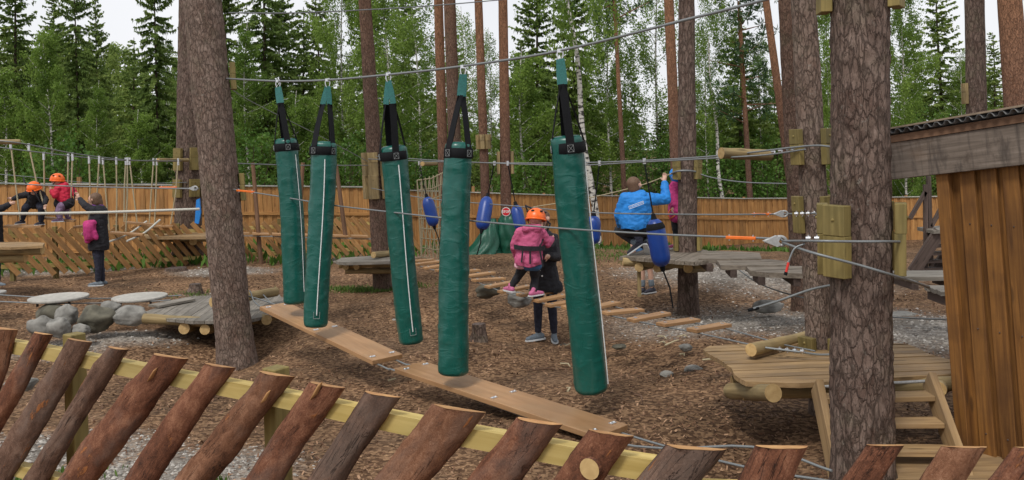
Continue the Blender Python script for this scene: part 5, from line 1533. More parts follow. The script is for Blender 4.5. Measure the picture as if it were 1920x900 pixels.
# ------------------------------------------------------------------ rung bridge
PC, PM = P(738, 500, 15), P(1470, 640, 7.4)
def L2(px, py): return on(px, py, PC, PM)
RUNGS = [(788, 489), (803, 493), (822, 499), (845, 504), (870, 509), (898, 515), (916, 524), (941, 533), (966, 542), (1003, 550), (1033, 559), (1058, 568), (1090, 571), (1126, 574), (1168, 584), (1217, 594), (1272, 604), (1330, 614)]
dirb = (PM - PC); dirb.z = 0; dirb.normalize(); acr = Vector((-dirb.y, dirb.x, 0))
RP = [L2(*r) for r in RUNGS]
tb = thing('rung_bridge', 'hanging bridge of narrow orange brown rungs on two cables', 'bridge', RP[9])
for k, c in enumerate(RP):
    ac = (acr + Vector((0, 0, random.uniform(-.06, .06))) + dirb * random.uniform(-.08, .08)).normalized()
    mb = MB(); mb.beam(c - ac * .235, c + ac * .235, .13, .032, bev=.003); r_ = mb.build('rung', M['rung'], tb)
    m2 = MB()
    for s in (-1, 1): m2.box(c + ac * s * .17 + Vector((0, 0, .019)), ac, dirb, Vector((0, 0, 1)), .022, .04, .006)
    m2.build('clip', M['steel'], r_)
for s in (-1, 1):
    pts = [P(728, 486, 15.2) + acr * s * .17] + [c + acr * s * .17 - Vector((0, 0, .024)) for c in RP] + [P(1455, 650, 7.2) + acr * s * .1, P(1520, 660, 7.0) + acr * s * .05]
    e = []
    for a, b in zip(pts[:-1], pts[1:]): e += [a]
    mb = MB(); mb.tube(e + [pts[-1]], .007, 6); mb.build('cable', M['cable'], tb)

# ------------------------------------------------------------------ blue buoys
def buoy(top, bot, r, hook, tail, label, net=False):
    ax = (bot - top).normalized(); L = (bot - top).length
    t = thing('blue_buoy', label, 'buoy', bot, 'blue buoys hanging from the hand cables')
    mb = MB()
    prof = [(.25, 0), (.5, .03), (.8, .1), (.97, .22), (1, .4), (1, .75), (.96, .85), (.75, .94), (.4, .985), (.2, 1)]
    pts = [top + ax * L * z for _, z in prof]
    mb.tube(pts, [r * q for q, _ in prof], 24); mb.build('body', M['blue'], t)
    m2 = MB(); m2.tube([top - ax * .05, top, top + ax * .03], [.02, .03, r * .55], 12); m2.build('end_cap', M['black'], t)
    m2 = MB(); m2.tube([bot - ax * .03, bot + ax * .05], [r * .4, .018], 12); m2.build('end_cap', M['black'], t)
    m3 = MB(); m3.tube([top - ax * .04, lerp(top, hook, .5), hook], .008, 6); m3.build('cord', M['black'], t)
    m4 = MB(); m4.tube([bot + ax * .04, lerp(bot, tail, .5) + Vector((.02, 0, 0)), tail], .009, 6); m4.build('tail_cord', M['black'], t)
    m5 = MB(); m5.tube([hook - Vector((0, 0, .03)), hook + Vector((0, 0, .03))], .018, 8); m5.build('hook', M['steel'], t)
    if net:
        m6 = MB(); m6.tube([top + ax * .02, top + ax * L * .1, top + ax * L * .2, top + ax * L * .21], [r * .3, r * .86, r * 1.03, r * 1.02], 24)
        m6.build('net_cap', M['black'], t)
buoy(P(800, 369, 13.6), P(814, 424, 13.6), .095, P(786, 306, 13.7), P(826, 470, 13.6), 'blue buoy beside the cargo net, farthest left')
buoy(P(914, 369, 12.2), P(903, 431, 12.0), .098, P(927, 306, 12.1), P(894, 478, 12.0), 'glossy blue buoy between the fourth green bag and the stop sign')
buoy(P(967, 385, 11.6), P(977, 432, 11.5), .08, P(952, 306, 11.6), P(990, 470, 11.5), 'blue buoy just left of the orange helmeted girl in pink')
buoy(P(1113, 404, 10.0), P(1111, 458, 10.0), .085, P(1124, 306, 10), P(1104, 500, 10), 'blue buoy half hidden behind the nearest green bag')
buoy(P(1226, 410, 8.9), P(1242, 500, 8.9), .098, P(1208, 302, 9.0), P(1262, 578, 8.9), 'large blue buoy with black net top hanging in front of the platform', True)

# ------------------------------------------------------------------ stop sign, tarps, net, poles
cG, rG = axis_at('G', z_of('G', 949, 396))
sg = thing('stop_sign', 'small round red stop sign on a slim pine', 'sign', cG)
cs = cG + Vector((0, -rG - .03, 0))
mb = MB(); mb.tube([cs, cs + Vector((0, -.008, 0))], .098, 32); mb.build('rim', M['white'], sg)
mb = MB(); mb.tube([cs + Vector((0, -.002, 0)), cs + Vector((0, -.011, 0))], .085, 32); mb.build('face', M['signred'], sg)
tcv = bpy.data.curves.new('stop_text', 'FONT'); tcv.body = 'STOP'; tcv.size = .072; tcv.align_x = 'CENTER'; tcv.align_y = 'CENTER'; tcv.extrude = .0015; tcv.offset = .002
to = bpy.data.objects.new('stop_text', tcv); col.objects.link(to)
bpy.context.view_layer.update()
tme = bpy.data.meshes.new_from_object(to.evaluated_get(bpy.context.evaluated_depsgraph_get())); bpy.data.objects.remove(to)
tme.materials.clear(); tme.materials.append(M['white'])
lo = bpy.data.objects.new('lettering', tme); col.objects.link(lo); lo.parent = sg; lo.location = cs + Vector((0, -.0135, 0)) - cG; lo.rotation_euler = (R(90), 0, 0)

def tarp(key, pts, label):
    T_ = TR[key]; g = P(pts[-1][0], pts[-1][1], T_['d'] - .1)
    mb = MB(); n = 40; vs, fs, lcs = [], [], []
    rows = 16
    for i_ in range(rows + 1):
        u = i_ / rows * (len(pts) - 1); q = min(int(u), len(pts) - 2); f_ = u - q
        x = lerp(pts[q][0], pts[q + 1][0], f_); y = lerp(pts[q][1], pts[q + 1][1], f_); w = lerp(pts[q][2], pts[q + 1][2], f_) / F * T_['d'] / 2
        c = P(x, y, T_['d'])
        for k in range(n):
            a = 2 * math.pi * k / n
            ww = w * (1 + .09 * math.sin(a * 7 + 2 * math.sin(i_ * .5)) + .1 * noise.noise((math.cos(a) * 2, math.sin(a) * 2, i_ * .35)))
            vs.append(c + Vector((math.cos(a) * ww, math.sin(a) * min(ww, .45), 0))); lcs.append((math.cos(a) * w, math.sin(a) * w, -i_ * .05))
    for i_ in range(rows):
        for k in range(n): fs.append((i_ * n + k, (i_ + 1) * n + k, (i_ + 1) * n + (k + 1) % n, i_ * n + (k + 1) % n))
    fs.append(tuple(range(n)))
    mb.add(vs, fs, lcs, True)
    tag(mb.build('crash_pad', M['tarp'], None, org=Vector((vs[-1].x, vs[-1].y, vs[-1].z))), label, 'crash pad', 'green pads round the foot of the pines')
tarp('F', [(924, 410, 10), (921, 424, 24), (916, 445, 40), (908, 466, 58), (902, 480, 74)], 'dark green cone shaped pad round the pine left of the stop sign')
tarp('G', [(951, 402, 22), (951, 412, 34), (951, 440, 40), (951, 460, 40), (951, 474, 36)], 'dark green upright pad below the stop sign')
mb = MB()
NA, NBt = P(782, 338, 17), P(834, 322, 18); NAb, NBb = P(790, 482, 17), P(842, 484, 18)
for k in range(8):
    f_ = k / 7
    mb.tube([lerp(NA, NBt, f_), lerp(lerp(NA, NBt, f_), lerp(NAb, NBb, min(1, f_ + .15)), .5), lerp(NAb, NBb, min(1, f_ + .3))], .011, 5)
    mb.tube([lerp(NA, NBt, f_), lerp(NAb, NBb, max(0, f_ - .3))], .011, 5)
for k in range(9):
    f_ = k / 8
    mb.tube([lerp(NA, NAb, f_), lerp(lerp(NA, NAb, f_), lerp(NBt, NBb, f_), .5) - Vector((0, 0, .05)), lerp(NBt, NBb, f_)], .012, 5)
tag(mb.build('cargo_net', M['rope'], None, org=NAb), 'beige cargo climbing net behind the third green bag', 'net')
for (a, b, d, lab) in [((474, 305), (488, 480), 19.5, 'thin brown pole just left of the leftmost green bag'), ((568, 305), (560, 440), 19.5, 'thin pole seen between the two left green bags'), ((630, 308), (648, 445), 19.5, 'thin brown pole leaning right of the second green bag')]:
    p1 = P(b[0], b[1], d); p0 = P(a[0], a[1], d)
    e = p1 + (p1 - p0) * max(0, (p1.z - gz(p1.x, p1.y) + .1) / (p0.z - p1.z)) if b[1] > 460 else p1
    mb = MB(); mb.tube([e, p0], [.05, .042], 10)
    tag(mb.build('thin_pole', M['brownwood'], None, org=e), lab, 'pole', 'poles of the far step bridge')
fb = thing('far_step_bridge', 'row of pale thin steps hanging before the slat fence behind the bags', 'bridge', P(560, 442, 19.4))
for k in range(8):
    x = 436 + k * 37; mb = MB(); a = P(x, 437 + k * .9, 19.4); b = P(x + 31, 438 + k * .9, 19.5); mb.beam(a, b, .3, .04); mb.build('step', M['rung'], fb)
for s in (-.1, .1):
    mb = MB(); mb.tube([P(425, 438, 19.4) + Vector((0, s, -.03)), P(720, 446, 19.5) + Vector((0, s, -.03))], .008, 5); mb.build('cable', M['cable'], fb)

# step bridge with ropes at left
STEPS = [(45, 424, 70, 16.2, 0), (110, 411, 62, 16.5, -3), (160, 424, 44, 16.9, 2), (238, 438, 62, 17.6, -2), (262, 419, 56, 18.2, -2), (300, 424, 50, 18.9, 0)]
STX = []
for k, (x, y, w, d, ti) in enumerate(STEPS):
    lab = ['hanging wooden step under the crouching helmeted child at left', 'hanging wooden step under the child in red', 'hanging wooden step between the child in red and the woman in black',
           'hanging wooden step right behind the woman in black', 'tilted hanging step farther right with pale side ropes', 'hanging step next to the thick pine platform'][k]
    a, b = P(x - w / 2, y + ti, d), P(x + w / 2, y - ti, d + .15)
    t = thing('hanging_step', lab, 'step', (a + b) / 2, 'steps of the rope bridge at left')
    mb = MB(); mb.beam(a, b, .24, .04, bev=.003); mb.build('board', M['rung'], t)
    STX.append((a, b, d))
ROPES = [((54, 274), 0, (88, 402)), ((20, 270), 0, (38, 412)), ((82, 290), 1, (84, 406)), ((136, 291), 1, (131, 406)), ((128, 293), 2, (124, 410)), ((167, 297), 2, (166, 412)), ((186, 297), 2, (178, 412)), ((193, 299), 3, (205, 432)), ((218, 299), 3, (218, 434)), ((239, 300), 3, (236, 434)), ((243, 300), 4, (257, 416)), ((236, 300), 4, (233, 416)), ((288, 301), 5, (280, 418)), ((294, 301), 5, (290, 418)), ((334, 301), 5, (320, 420))]
cnt = {}
for (tp, st, e) in ROPES:
    a = P(tp[0], tp[1], STX[st][2] - .05); b = P(e[0], e[1], STX[st][2])
    par = {0: 'hanging_step'}.get(st, 'hanging_step.%03d' % st)
    t = bpy.data.objects[par]
    mb = MB(); mb.tube([a, lerp(a, b, .5) + Vector((random.uniform(-.03, .03), 0, 0)), b], .014, 6); mb.build('rope', M['rope'], t)
    mb = MB(); mb.tube([a + Vector((0, 0, .05)), a - Vector((0, 0, .1))], .024, 8); mb.build('clamp', M['steel'], t)
for s, (pa, pb) in enumerate([((200, 455), (275, 415)), ((238, 452), (300, 412))]):
    cable('pale slanted rope at the left of the tilted step' if s == 0 else 'pale slanted rope at the right of the tilted step', [P(pa[0], pa[1], 17.4), lerp(P(*pa, 17.4), P(*pb, 18.4), .5) - Vector((0, 0, .06)), P(pb[0], pb[1], 18.4)], .02, 'whiterope', 'rope', 'rope')
# blue cloth behind the large pine
mb = MB(); pz = [P(368, 375, 11.6), P(374, 372, 11.6), P(376, 400, 11.6), P(372, 420, 11.6), P(365, 418, 11.6)]
mb.prism(pz, (0, .03, 0)); tag(mb.build('blue_cloth', M['bluejacket'], None, org=pz[3]), 'strip of blue cloth hanging by the left side of the large leaning pine', 'cloth')

# round balance discs
for k, (x, y, w, d, lab) in enumerate([(110, 557, 104, 12.3, 'round grey balance disc above the heap of stones'), (262, 556, 98, 12.9, 'round grey balance disc beside the low grey platform'), (-22, 549, 60, 13, 'round grey balance disc cut off by the left edge')]):
    c = P(x, y, d); r = w / F * d / 2
    t = thing('balance_disc', lab, 'disc', c, 'round balance discs at left')
    mb = MB(); mb.tube([c - Vector((0, 0, .028)), c - Vector((0, 0, .024)), c + Vector((0, 0, .004)), c + Vector((0, 0, .008))], [r - .006, r, r, r - .005], 48); mb.build('board', M['disc'], t)
    mb = MB()
    for a in (.6, 2.5): mb.tube([c + Vector((math.cos(a) * r * .7, -r * .4, -.03)), c + Vector((math.cos(a) * r * .7, -r * .4, -.1))], .018, 8)
    mb.build('bracket', M['darkwood'], t)
for s in (-1, 1):
    cable('cable under the balance discs, nearer' if s < 0 else 'cable under the balance discs, farther', [P(-60, 556, 12.6) + Vector((0, .25 * s, 0)), P(110, 564, 12.3) + Vector((0, .2 * s, 0)), P(262, 562, 12.9) + Vector((0, .2 * s, 0)), P(330, 558, 12.6) + Vector((0, .2 * s, 0))], .009)

# ------------------------------------------------------------------ stones, stumps, sticks
def stone(px, py, d, w, h, label, matn='rock', seed=1, grp=None):
    c = P(px, py, d); rx = w / F * d * .46; rz = h / F * d * .46
    mb = MB(); n, m = 32, 22; vs, fs = [], []
    r_ = random.Random(seed * 31)
    planes = [(Vector((r_.gauss(0, 1), r_.gauss(0, 1), r_.gauss(0, .8))).normalized(), r_.uniform(.8, 1.02)) for _ in range(13)]
    for i_ in range(m + 1):
        th = math.pi * i_ / m
        for k in range(n):
            ph = 2 * math.pi * k / n
            v = Vector((math.sin(th) * math.cos(ph), math.sin(th) * math.sin(ph), math.cos(th)))
            f_ = 1 + .14 * noise.noise(v * 1.3 + Vector((seed * 7, 0, 0))) + .1 * noise.noise(v * 3.5 + Vector((0, seed * 5, 0))) + .035 * noise.noise(v * 11)
            f_ *= min(1.12, min(pk / max(v.dot(nk), .05) for nk, pk in planes))
            vs.append(c + Vector((v.x * rx * f_, v.y * rx * .8 * f_, v.z * rz * f_)))
    for i_ in range(m):
        for k in range(n): fs.append((i_ * n + k, (i_ + 1) * n + k, (i_ + 1) * n + (k + 1) % n, i_ * n + (k + 1) % n))
    mb.add(vs, fs, None, True)
    return tag(mb.build('boulder', M[matn], None, org=c - Vector((0, 0, rz))), label, 'stone', grp)
gs = 'stones of the heap below the balance discs'
stone(100, 590, 12.0, 62, 48, 'long leaning grey stone at the left rear of the stone heap', 'rockdark', 1, gs)
stone(126, 590, 11.7, 44, 38, 'rounded pale stone in the middle of the stone heap', 'rock', 2, gs)
stone(180, 597, 11.6, 72, 48, 'large dark rounded stone in the stone heap', 'rockdark', 3, gs)
stone(208, 578, 12.1, 44, 30, 'small pale stone at the back of the stone heap', 'rock', 4, gs)
stone(243, 592, 11.7, 72, 38, 'flat pale stone at the right end of the stone heap, next to the platform', 'rock', 5, gs)
stone(80, 612, 11.3, 56, 40, 'angular grey stone at the left front of the stone heap', 'rock', 6, gs)
stone(108, 614, 11.1, 48, 40, 'pale blue grey pointed stone at the front of the stone heap', 'rock', 7, gs)
stone(152, 618, 11.2, 36, 22, 'smallest stone at the front foot of the stone heap', 'rock', 8, gs)
stone(916, 546, 12.2, 54, 26, 'mossy boulder under the rung bridge left of the girl in pink', 'rockdark', 9)
stone(972, 562, 11.7, 52, 28, 'pale boulder under the rung bridge behind the feet of the girl in pink', 'rock', 10)
stone(1300, 694, 9.0, 36, 20, 'pale pebble stone on the chips left of the brown deck', 'rock', 11)
stone(1250, 702, 8.9, 26, 14, 'small flat stone left of the pale pebble stone', 'rock', 12)
stone(1285, 652, 9.6, 26, 14, 'small stone on the chips below the last rungs', 'rock', 13)
stone(1160, 650, 10, 30, 10, 'flat stone on the chips right of the woman with grey shoes', 'rockdark', 14)
stone(742, 604, 12.5, 22, 14, 'pale stone half hidden by the third green bag', 'rock', 15)
stone(1440, 575, 12, 60, 24, 'broad flat boulder on the gravel left of the middle pine', 'rock', 16)
stone(40, 720, 7.5, 60, 26, 'grey stone on the gravel behind the slab fence at left', 'rock', 17)
stone(1690, 592, 11, 70, 14, 'flat stone in the gravel right of the nearest pine', 'rock', 18)
stone(1058, 652, 10.9, 30, 16, 'brown stone just right of the grey shoes', 'rockdark', 19)
def stump(px, py, d, w, h, label, seed):
    b = P(px, py, d); r = w / F * d / 2; H = h / F * d
    mb = MB(); n = 26
    zs = [-.08, 0, .05, H * .5, H * .85, H]
    mb.tube([b + Vector((0, 0, z)) for z in zs], [r * 1.5, r * 1.3, r * 1.1, r, r * .98, r * .95], n, cap_mi=1, disp=lambda x, y, l: .02 * noise.noise((x * 14 + seed, y * 14, l * 4)) + .012 * noise.noise((x * 40, y * 40 + seed, l * 6)))
    tag(mb.build('tree_stump', [M['pine_dark'], M['darkwood']], None, org=b), label, 'stump')
stump(898, 635, 10.7, 26, 28, 'short cut tree stump in front of the rung bridge', 1)
stump(366, 546, 15.2, 22, 14, 'small flat stump left of the large leaning pine', 2)
stump(330, 512, 18, 40, 10, 'low rotten stump before the thick pine', 3)
for k in range(26):
    px, py = random.uniform(1040, 1420), random.uniform(640, 720); p = at_z(px, py, .05)
    if k > 14: px, py = random.uniform(500, 1250), random.uniform(700, 850); p = at_z(px, py, .2)
    p.z = gz(p.x, p.y) + .03; a = random.uniform(0, 6.28); L = random.uniform(.08, .28)
    e = p + Vector((math.cos(a) * L, math.sin(a) * L, 0)); e.z = gz(e.x, e.y) + .03
    mb = MB(); mb.tube([p, lerp(p, e, .5) + Vector((.03, .02, .01)), e], [.011, .009, .005], 6)
    o = mb.build('stick', M['rope' if k % 3 else 'brownwood'], None, org=p)
    tag(o, 'thin dry stick lying on the wood chips', 'stick', 'dry sticks on the wood chips')

# ------------------------------------------------------------------ hut at right
def hut():
    c0 = P(1807, 850, 6.05); c0.z = 0
    wd = Vector((.56, -1, 0)).normalized()             # along the wall, towards the camera
    nn = Vector((wd.y, -wd.x, 0))
    if nn.x > 0: nn = -nn                              # outwards (towards the play ground)
    lean = Vector((-.045, 0, 0))                       # wall leans a little
    t = thing('wooden_hut', 'stained board and batten hut with corrugated roof at the right edge', 'hut', Vector((c0.x, c0.y, .3)))
    U = (Vector((0, 0, 1)) + lean).normalized()
    zb, zt = .34, 2.44
    def pt(s, z, out=0): return Vector((c0.x, c0.y, 0)) + wd * s + nn * out + U * (z) - U * 0
    mb = MB()
    m2 = MB()
    s = 0; k = 0
    mb.box(pt(.045, (zb + zt) / 2, .03), wd, nn, U, .09, .05, zt - zb, bev=.004)
    s = .09
    while s < 2.2:
        w_ = .1
        m2.box(pt(s + .085, (zb + zt) / 2, -.012), wd, nn, U, .19, .02, zt - zb)
        mb.box(pt(s + .12, (zb + zt) / 2, .018), wd, nn, U, .105, .026, zt - zb + .01, bev=.003)
        s += .148; k += 1
    mb.build('board', M['hut'], t)
    mn = MB(); s = .09
    while s < 2.2:
        for z_ in (.5, 1.2, 1.9): mn.ball(pt(s + .12, z_, .032), .006, .006, .006, 6, 4)
        s += .148
    mn.build('nail_heads', M['darkwood'], t); m2.build('wall', M['hut'], t)
    m3 = MB()                                            # far gable wall and rear wall
    bk = -nn
    m3.box(pt(.012, (zb + zt) / 2, -.85), bk, wd, U, 1.6, .024, zt - zb); m3.build('wall', M['hut'], t)
    # roof: rake fascia parallel to the wall, rising to the right
    L0, L1_, out = -.6, 2.2, .16
    za = 2.5 - (325 - 255) * 6.5 / F; 
    sl = .113
    def rk(s, up, o_=out): return Vector((c0.x, c0.y, 0)) + wd * s + nn * o_ + Vector((0, 0, 2.156 + (s + .52) * sl + up))
    rdir = (rk(1, 0) - rk(0, 0)).normalized(); rup = nn.cross(rdir).normalized()
    if rup.z < 0: rup = -rup
    m4 = MB(); m4.box(lerp(rk(L0, .1445), rk(L1_, .1445), .5), rdir, nn, rup, (rk(L1_, 0) - rk(L0, 0)).length, .03, .26, bev=.004); m4.build('fascia', M['fascia'], t)
    m5 = MB(); m5.box(lerp(rk(L0, .302), rk(L1_, .302), .5), rdir, nn, rup, (rk(L1_, 0) - rk(L0, 0)).length, .05, .05); m5.build('roof_batten', M['brownwood'], t)
    # corrugated sheet: corrugations run back from the rake
    m6 = MB(); vs, fs, lcs = [], [], []
    N = 330; per = .076
    Ls = (rk(L1_, 0) - rk(L0, 0)).length
    for q in range(N + 1):
        x = Ls * q / N; ph = x / per * 2 * math.pi
        h_ = .016 * max(-.8, min(.8, 1.4 * math.sin(ph)))
        for (dep, dz) in ((.06, 0), (.06, .006), (-1.9, 0), (-1.9, .006)):
            p = rk(L0, .349) + rdir * x + nn * dep + rup * (h_ + dz); vs.append(p); lcs.append((x, dep, dz))
    for q in range(N):
        a, b = q * 4, q * 4 + 4
        fs += [(a + 1, b + 1, b + 3, a + 3), (a, a + 2, b + 2, b), (a, b, b + 1, a + 1)]
    m6.add(vs, fs, lcs, True); rf = m6.build('roof', M['roof'], t)
    m7 = MB(); m7.box(lerp(rk(L0, .377), rk(L1_, .377), .5) - nn * .93, rdir, nn, rup, Ls, 1.98, .012); m7.build('roof_cover', M['roofedge'], t)
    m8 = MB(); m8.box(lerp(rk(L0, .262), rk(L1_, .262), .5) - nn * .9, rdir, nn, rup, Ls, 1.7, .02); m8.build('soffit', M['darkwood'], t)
hut()
# far stairs behind the hut
fs_ = thing('far_stairs', 'dark wooden steps with handrail seen between the nearest pine and the hut', 'stairs', P(1735, 512, 15))
for (a, b) in (((1712, 510), (1762, 434)), ((1752, 512), (1800, 436))):
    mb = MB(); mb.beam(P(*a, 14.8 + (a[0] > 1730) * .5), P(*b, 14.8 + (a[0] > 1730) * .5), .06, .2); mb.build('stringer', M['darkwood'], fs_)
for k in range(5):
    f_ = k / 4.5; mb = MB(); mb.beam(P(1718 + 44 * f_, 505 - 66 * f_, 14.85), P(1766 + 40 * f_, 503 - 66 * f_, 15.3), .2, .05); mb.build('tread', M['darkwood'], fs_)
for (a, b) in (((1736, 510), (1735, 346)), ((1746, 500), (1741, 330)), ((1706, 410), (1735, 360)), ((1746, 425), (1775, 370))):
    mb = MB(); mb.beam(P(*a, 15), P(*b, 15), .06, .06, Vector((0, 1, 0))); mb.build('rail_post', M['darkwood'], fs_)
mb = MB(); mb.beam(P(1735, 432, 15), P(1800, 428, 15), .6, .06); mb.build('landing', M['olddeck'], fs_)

# ------------------------------------------------------------------ people
def blob(name, caps, m, parent, vox=.012, it=4, hem=None):
    mb = MB()
    for c in caps: mb.capsule(*c)
    o = mb.build(name, m, parent)
    md = o.modifiers.new('r', 'REMESH'); md.mode = 'VOXEL'; md.voxel_size = vox; md.use_smooth_shade = True
    sm = o.modifiers.new('s', 'SMOOTH'); sm.factor = .5; sm.iterations = it
    bpy.context.view_layer.update()
    me = bpy.data.meshes.new_from_object(o.evaluated_get(bpy.context.evaluated_depsgraph_get()))
    me.materials.clear(); me.materials.append(m)
    n = len(me.vertices); co = np.zeros(n * 3, np.float32); me.vertices.foreach_get('co', co)
    if name in ('jacket', 'coat', 'trouser_leg', 'spare_jacket', 'shirt', 'shorts_leg', 'shorts', 'scarf', 'jacket_hem'):
        nr = np.zeros(n * 3, np.float32); me.vertices.foreach_get('normal', nr); nr = nr.reshape(-1, 3); c3 = co.reshape(-1, 3)
        amp = .016 if name in ('jacket', 'coat') else .01
        dsp = np.array([abs(noise.noise(Vector((p[0] * 9, p[1] * 9, p[2] * 15)))) + .5 * abs(noise.noise(Vector((p[0] * 21 + 5, p[1] * 21, p[2] * 30)))) for p in c3], np.float32) - .3
        c3 += nr * (dsp * amp)[:, None]
        if hem is not None:
            hz = hem - (ORG.get(parent.name_full, Vector((0, 0, 0))).z if parent is not None else 0)
            c3[:, 2] = np.maximum(c3[:, 2], hz + .012 * np.sin(c3[:, 0] * 26))
        co = c3.ravel().copy(); me.vertices.foreach_set('co', co)
    if 'lc' in me.attributes: me.attributes.remove(me.attributes['lc'])
    a = me.attributes.new('lc', 'FLOAT_VECTOR', 'POINT'); a.data.foreach_set('vector', co)
    me.polygons.foreach_set('use_smooth', np.ones(len(me.polygons), bool))
    o.modifiers.clear(); o.data = me
    return o
def hand(w, d, s=1.0):
    d = d.normalized(); x = d.cross(Vector((0, 1, .2))).normalized()
    if x.length < .1: x = Vector((1, 0, 0))
    n = d.cross(x)
    out = [(w, w + d * .055 * s, .024 * s, .027 * s), (w + d * .03 * s + x * .015 * s, w + d * .06 * s - x * .012 * s, .023 * s, .023 * s)]
    for k, l in enumerate((.062, .072, .068, .052)):
        b = w + d * .07 * s + x * (.026 - .0175 * k) * s; m_ = b + d * l * .5 * s; e = m_ + (d * .7 + n * .7) * l * .5 * s
        out += [(b, m_, .0105 * s, .0095 * s), (m_, e, .0095 * s, .008 * s)]
    b = w + d * .02 * s + x * .026 * s; out.append((b, b + (d * .7 + x * .7) * .05 * s, .012 * s, .009 * s))
    return out
def head(c, r, face, up=Vector((0, 0, 1))):
    f = face.normalized(); s = f.cross(up).normalized()
    out = [(c + up * r * .25 - f * r * .12, c + up * r * .2 + f * r * .1, r * .98, r * .92), (c - up * r * .45 + f * r * .2, c - up * r * .7 + f * r * .3, r * .68, r * .5),
           (c + f * r * .98 - up * r * .02, c + f * r * 1.13 - up * r * .22, r * .1, r * .15), (c + f * r * .8 - up * r * .58, c + f * r * .86 - up * r * .62, r * .2, r * .18)]
    for e in (-1, 1): out.append((c + s * e * r * .93 - up * r * .1, c + s * e * r * .99 + up * r * .15, r * .12, r * .16))
    return out
def eyes(c, r, face, parent, up=Vector((0, 0, 1))):
    f = face.normalized(); s = f.cross(up).normalized()
    for e in (-1, 1):
        mb = MB(); mb.ball(c + f * r * .93 + s * e * r * .34 + up * r * .1, r * .1, r * .1, r * .08, 8, 6); mb.build('eye', M['coat'], parent)
    mb = MB(); q = c + f * r * 1.02 - up * r * .56; mb.tube([q - s * r * .25, q + f * .004, q + s * r * .25], r * .045, 6); mb.build('mouth', M['magenta'], parent)
def helmet(c, r, fwd, parent, up=Vector((0, 0, 1)), tilt=0):
    mb = MB(); n, m = 28, 10; vs, fs = [], []
    f = fwd.normalized(); s = f.cross(up).normalized(); u = s.cross(f).normalized()
    for i_ in range(m + 1):
        th = math.pi * .58 * i_ / m
        for k in range(n):
            ph = 2 * math.pi * k / n
            ry = r * (1.12 if math.cos(ph) > 0 else 1.08)
            vs.append(c + f * (ry * math.sin(th) * math.cos(ph)) + s * (r * math.sin(th) * math.sin(ph)) + u * (r * 1.02 * math.cos(th)))
    for i_ in range(m):
        for k in range(n): fs.append((i_ * n + k, i_ * n + (k + 1) % n, (i_ + 1) * n + (k + 1) % n, (i_ + 1) * n + k))
    mb.add(vs, fs, None, True); h = mb.build('helmet', M['helmet'], parent)
    m2 = MB()
    m2.tube([c + f * (r * 1.1 * math.cos(a)) + s * (r * 1.02 * math.sin(a)) - u * r * .2 for a in [2 * math.pi * q / 28 for q in range(29)]], .011, 6, caps=False); m2.build('rim', M['helmet'], h)
    m3 = MB()
    for q in range(5):
        a = R(60 + 60 * q); d_ = (f * math.cos(a) + s * math.sin(a)) * .87 * r + u * r * .62
        m3.ball(c + d_, .022, .022, .012, 8, 5)
    m3.build('vent', M['coat'], h)
    for e in (-1, 1):
        m4 = MB(); m4.ribbon([c + s * e * r * .95 - u * r * .2, c + s * e * r * .7 - u * r * 1.0 + f * r * .5, c + f * r * .75 - u * r * 1.15], .016, f, .004); m4.build('chin_strap', M['coat'], h)
def shoe(ankle, fwd, parent, matn, s=1.0, name='shoe'):
    f = Vector(fwd); f.z = min(0, f.z) if abs(f.z) < .3 else f.z; f.normalize(); up = Vector((0, 0, 1)); up = (up - f * up.dot(f)).normalized()
    b = ankle - up * .055 * s
    o = blob(name, [(b - f * .05 * s, b + f * .05 * s, .037 * s, .036 * s), (b + f * .05 * s, b + f * .15 * s - up * .014 * s, .036 * s, .026 * s), (b - f * .03 * s, ankle, .036 * s, .035 * s)], M[matn], parent, .009 * s, 2)
    mb = MB(); sd_ = f.cross(up)
    pts = [(-.09, -.028), (-.07, -.036), (.05, -.042), (.13, -.036), (.178, -.015), (.178, .015), (.13, .036), (.05, .042), (-.07, .036), (-.09, .028)]
    mb.prism([b - up * .042 * s + f * x * s + sd_ * y * s for x, y in pts], up * .017 * s); mb.build('sole', M['sole'], o)

def person(label, base): return thing('person', label, 'person', base)
BACK = Vector((0, 1, 0))
# --- woman in black coat (behind the girl)
d = 11.1
q = lambda x, y, e=0: P(x, y, d + e)
pw = person('woman in long black coat and grey shoes standing behind the girl in pink', q(1022, 645))
hd_c = q(1016, 412)
sh = [q(999, 444), q(1038, 447)]; hp = [q(1011, 520), q(1034, 520)]; kn = [q(1009, 572, -.02), q(1035, 574, -.02)]; an = [q(1009, 622), q(1039, 624)]
el = [q(990, 478, -.12), q(1045, 482, -.1)]; wr = [q(985, 470, -.42), q(1030, 480, -.42)]
face = Vector((-.5, -.8, 0))
blob('body', head(hd_c, .1, face) + [(hd_c, q(1018, 440), .05, .055), (q(1018, 450), q(1021, 512), .12, .12), (sh[0], sh[1], .055, .055)] +
     [c for k in range(2) for c in ((sh[k], el[k], .045, .038), (el[k], wr[k], .037, .028), (hp[k], kn[k], .075, .05), (kn[k], an[k], .05, .034))] + hand(wr[0], Vector((.3, -1, 0))) + hand(wr[1], Vector((-.6, -1, 0))), M['skin'], pw, .01)
eyes(hd_c, .1, face, pw)
blob('hair', [(hd_c + Vector((0, .02, .03)), hd_c + Vector((0, .035, -.06)), .108, .085)], M['hairbrown'], pw)
blob('coat', [(q(1018, 449), q(1021, 500), .145, .155), (q(1021, 500), q(1024, 540), .155, .185), (q(1000, 446), q(1037, 448), .075, .075), (q(1018, 438), q(1018, 450), .075, .1), (q(1012, 540), q(1036, 540), .135, .135)] +
     [c for k in range(2) for c in ((sh[k], el[k], .068, .06), (el[k], lerp(el[k], wr[k], .95), .058, .045))], M['coat'], pw, .012, 3, q(1022, 546).z)
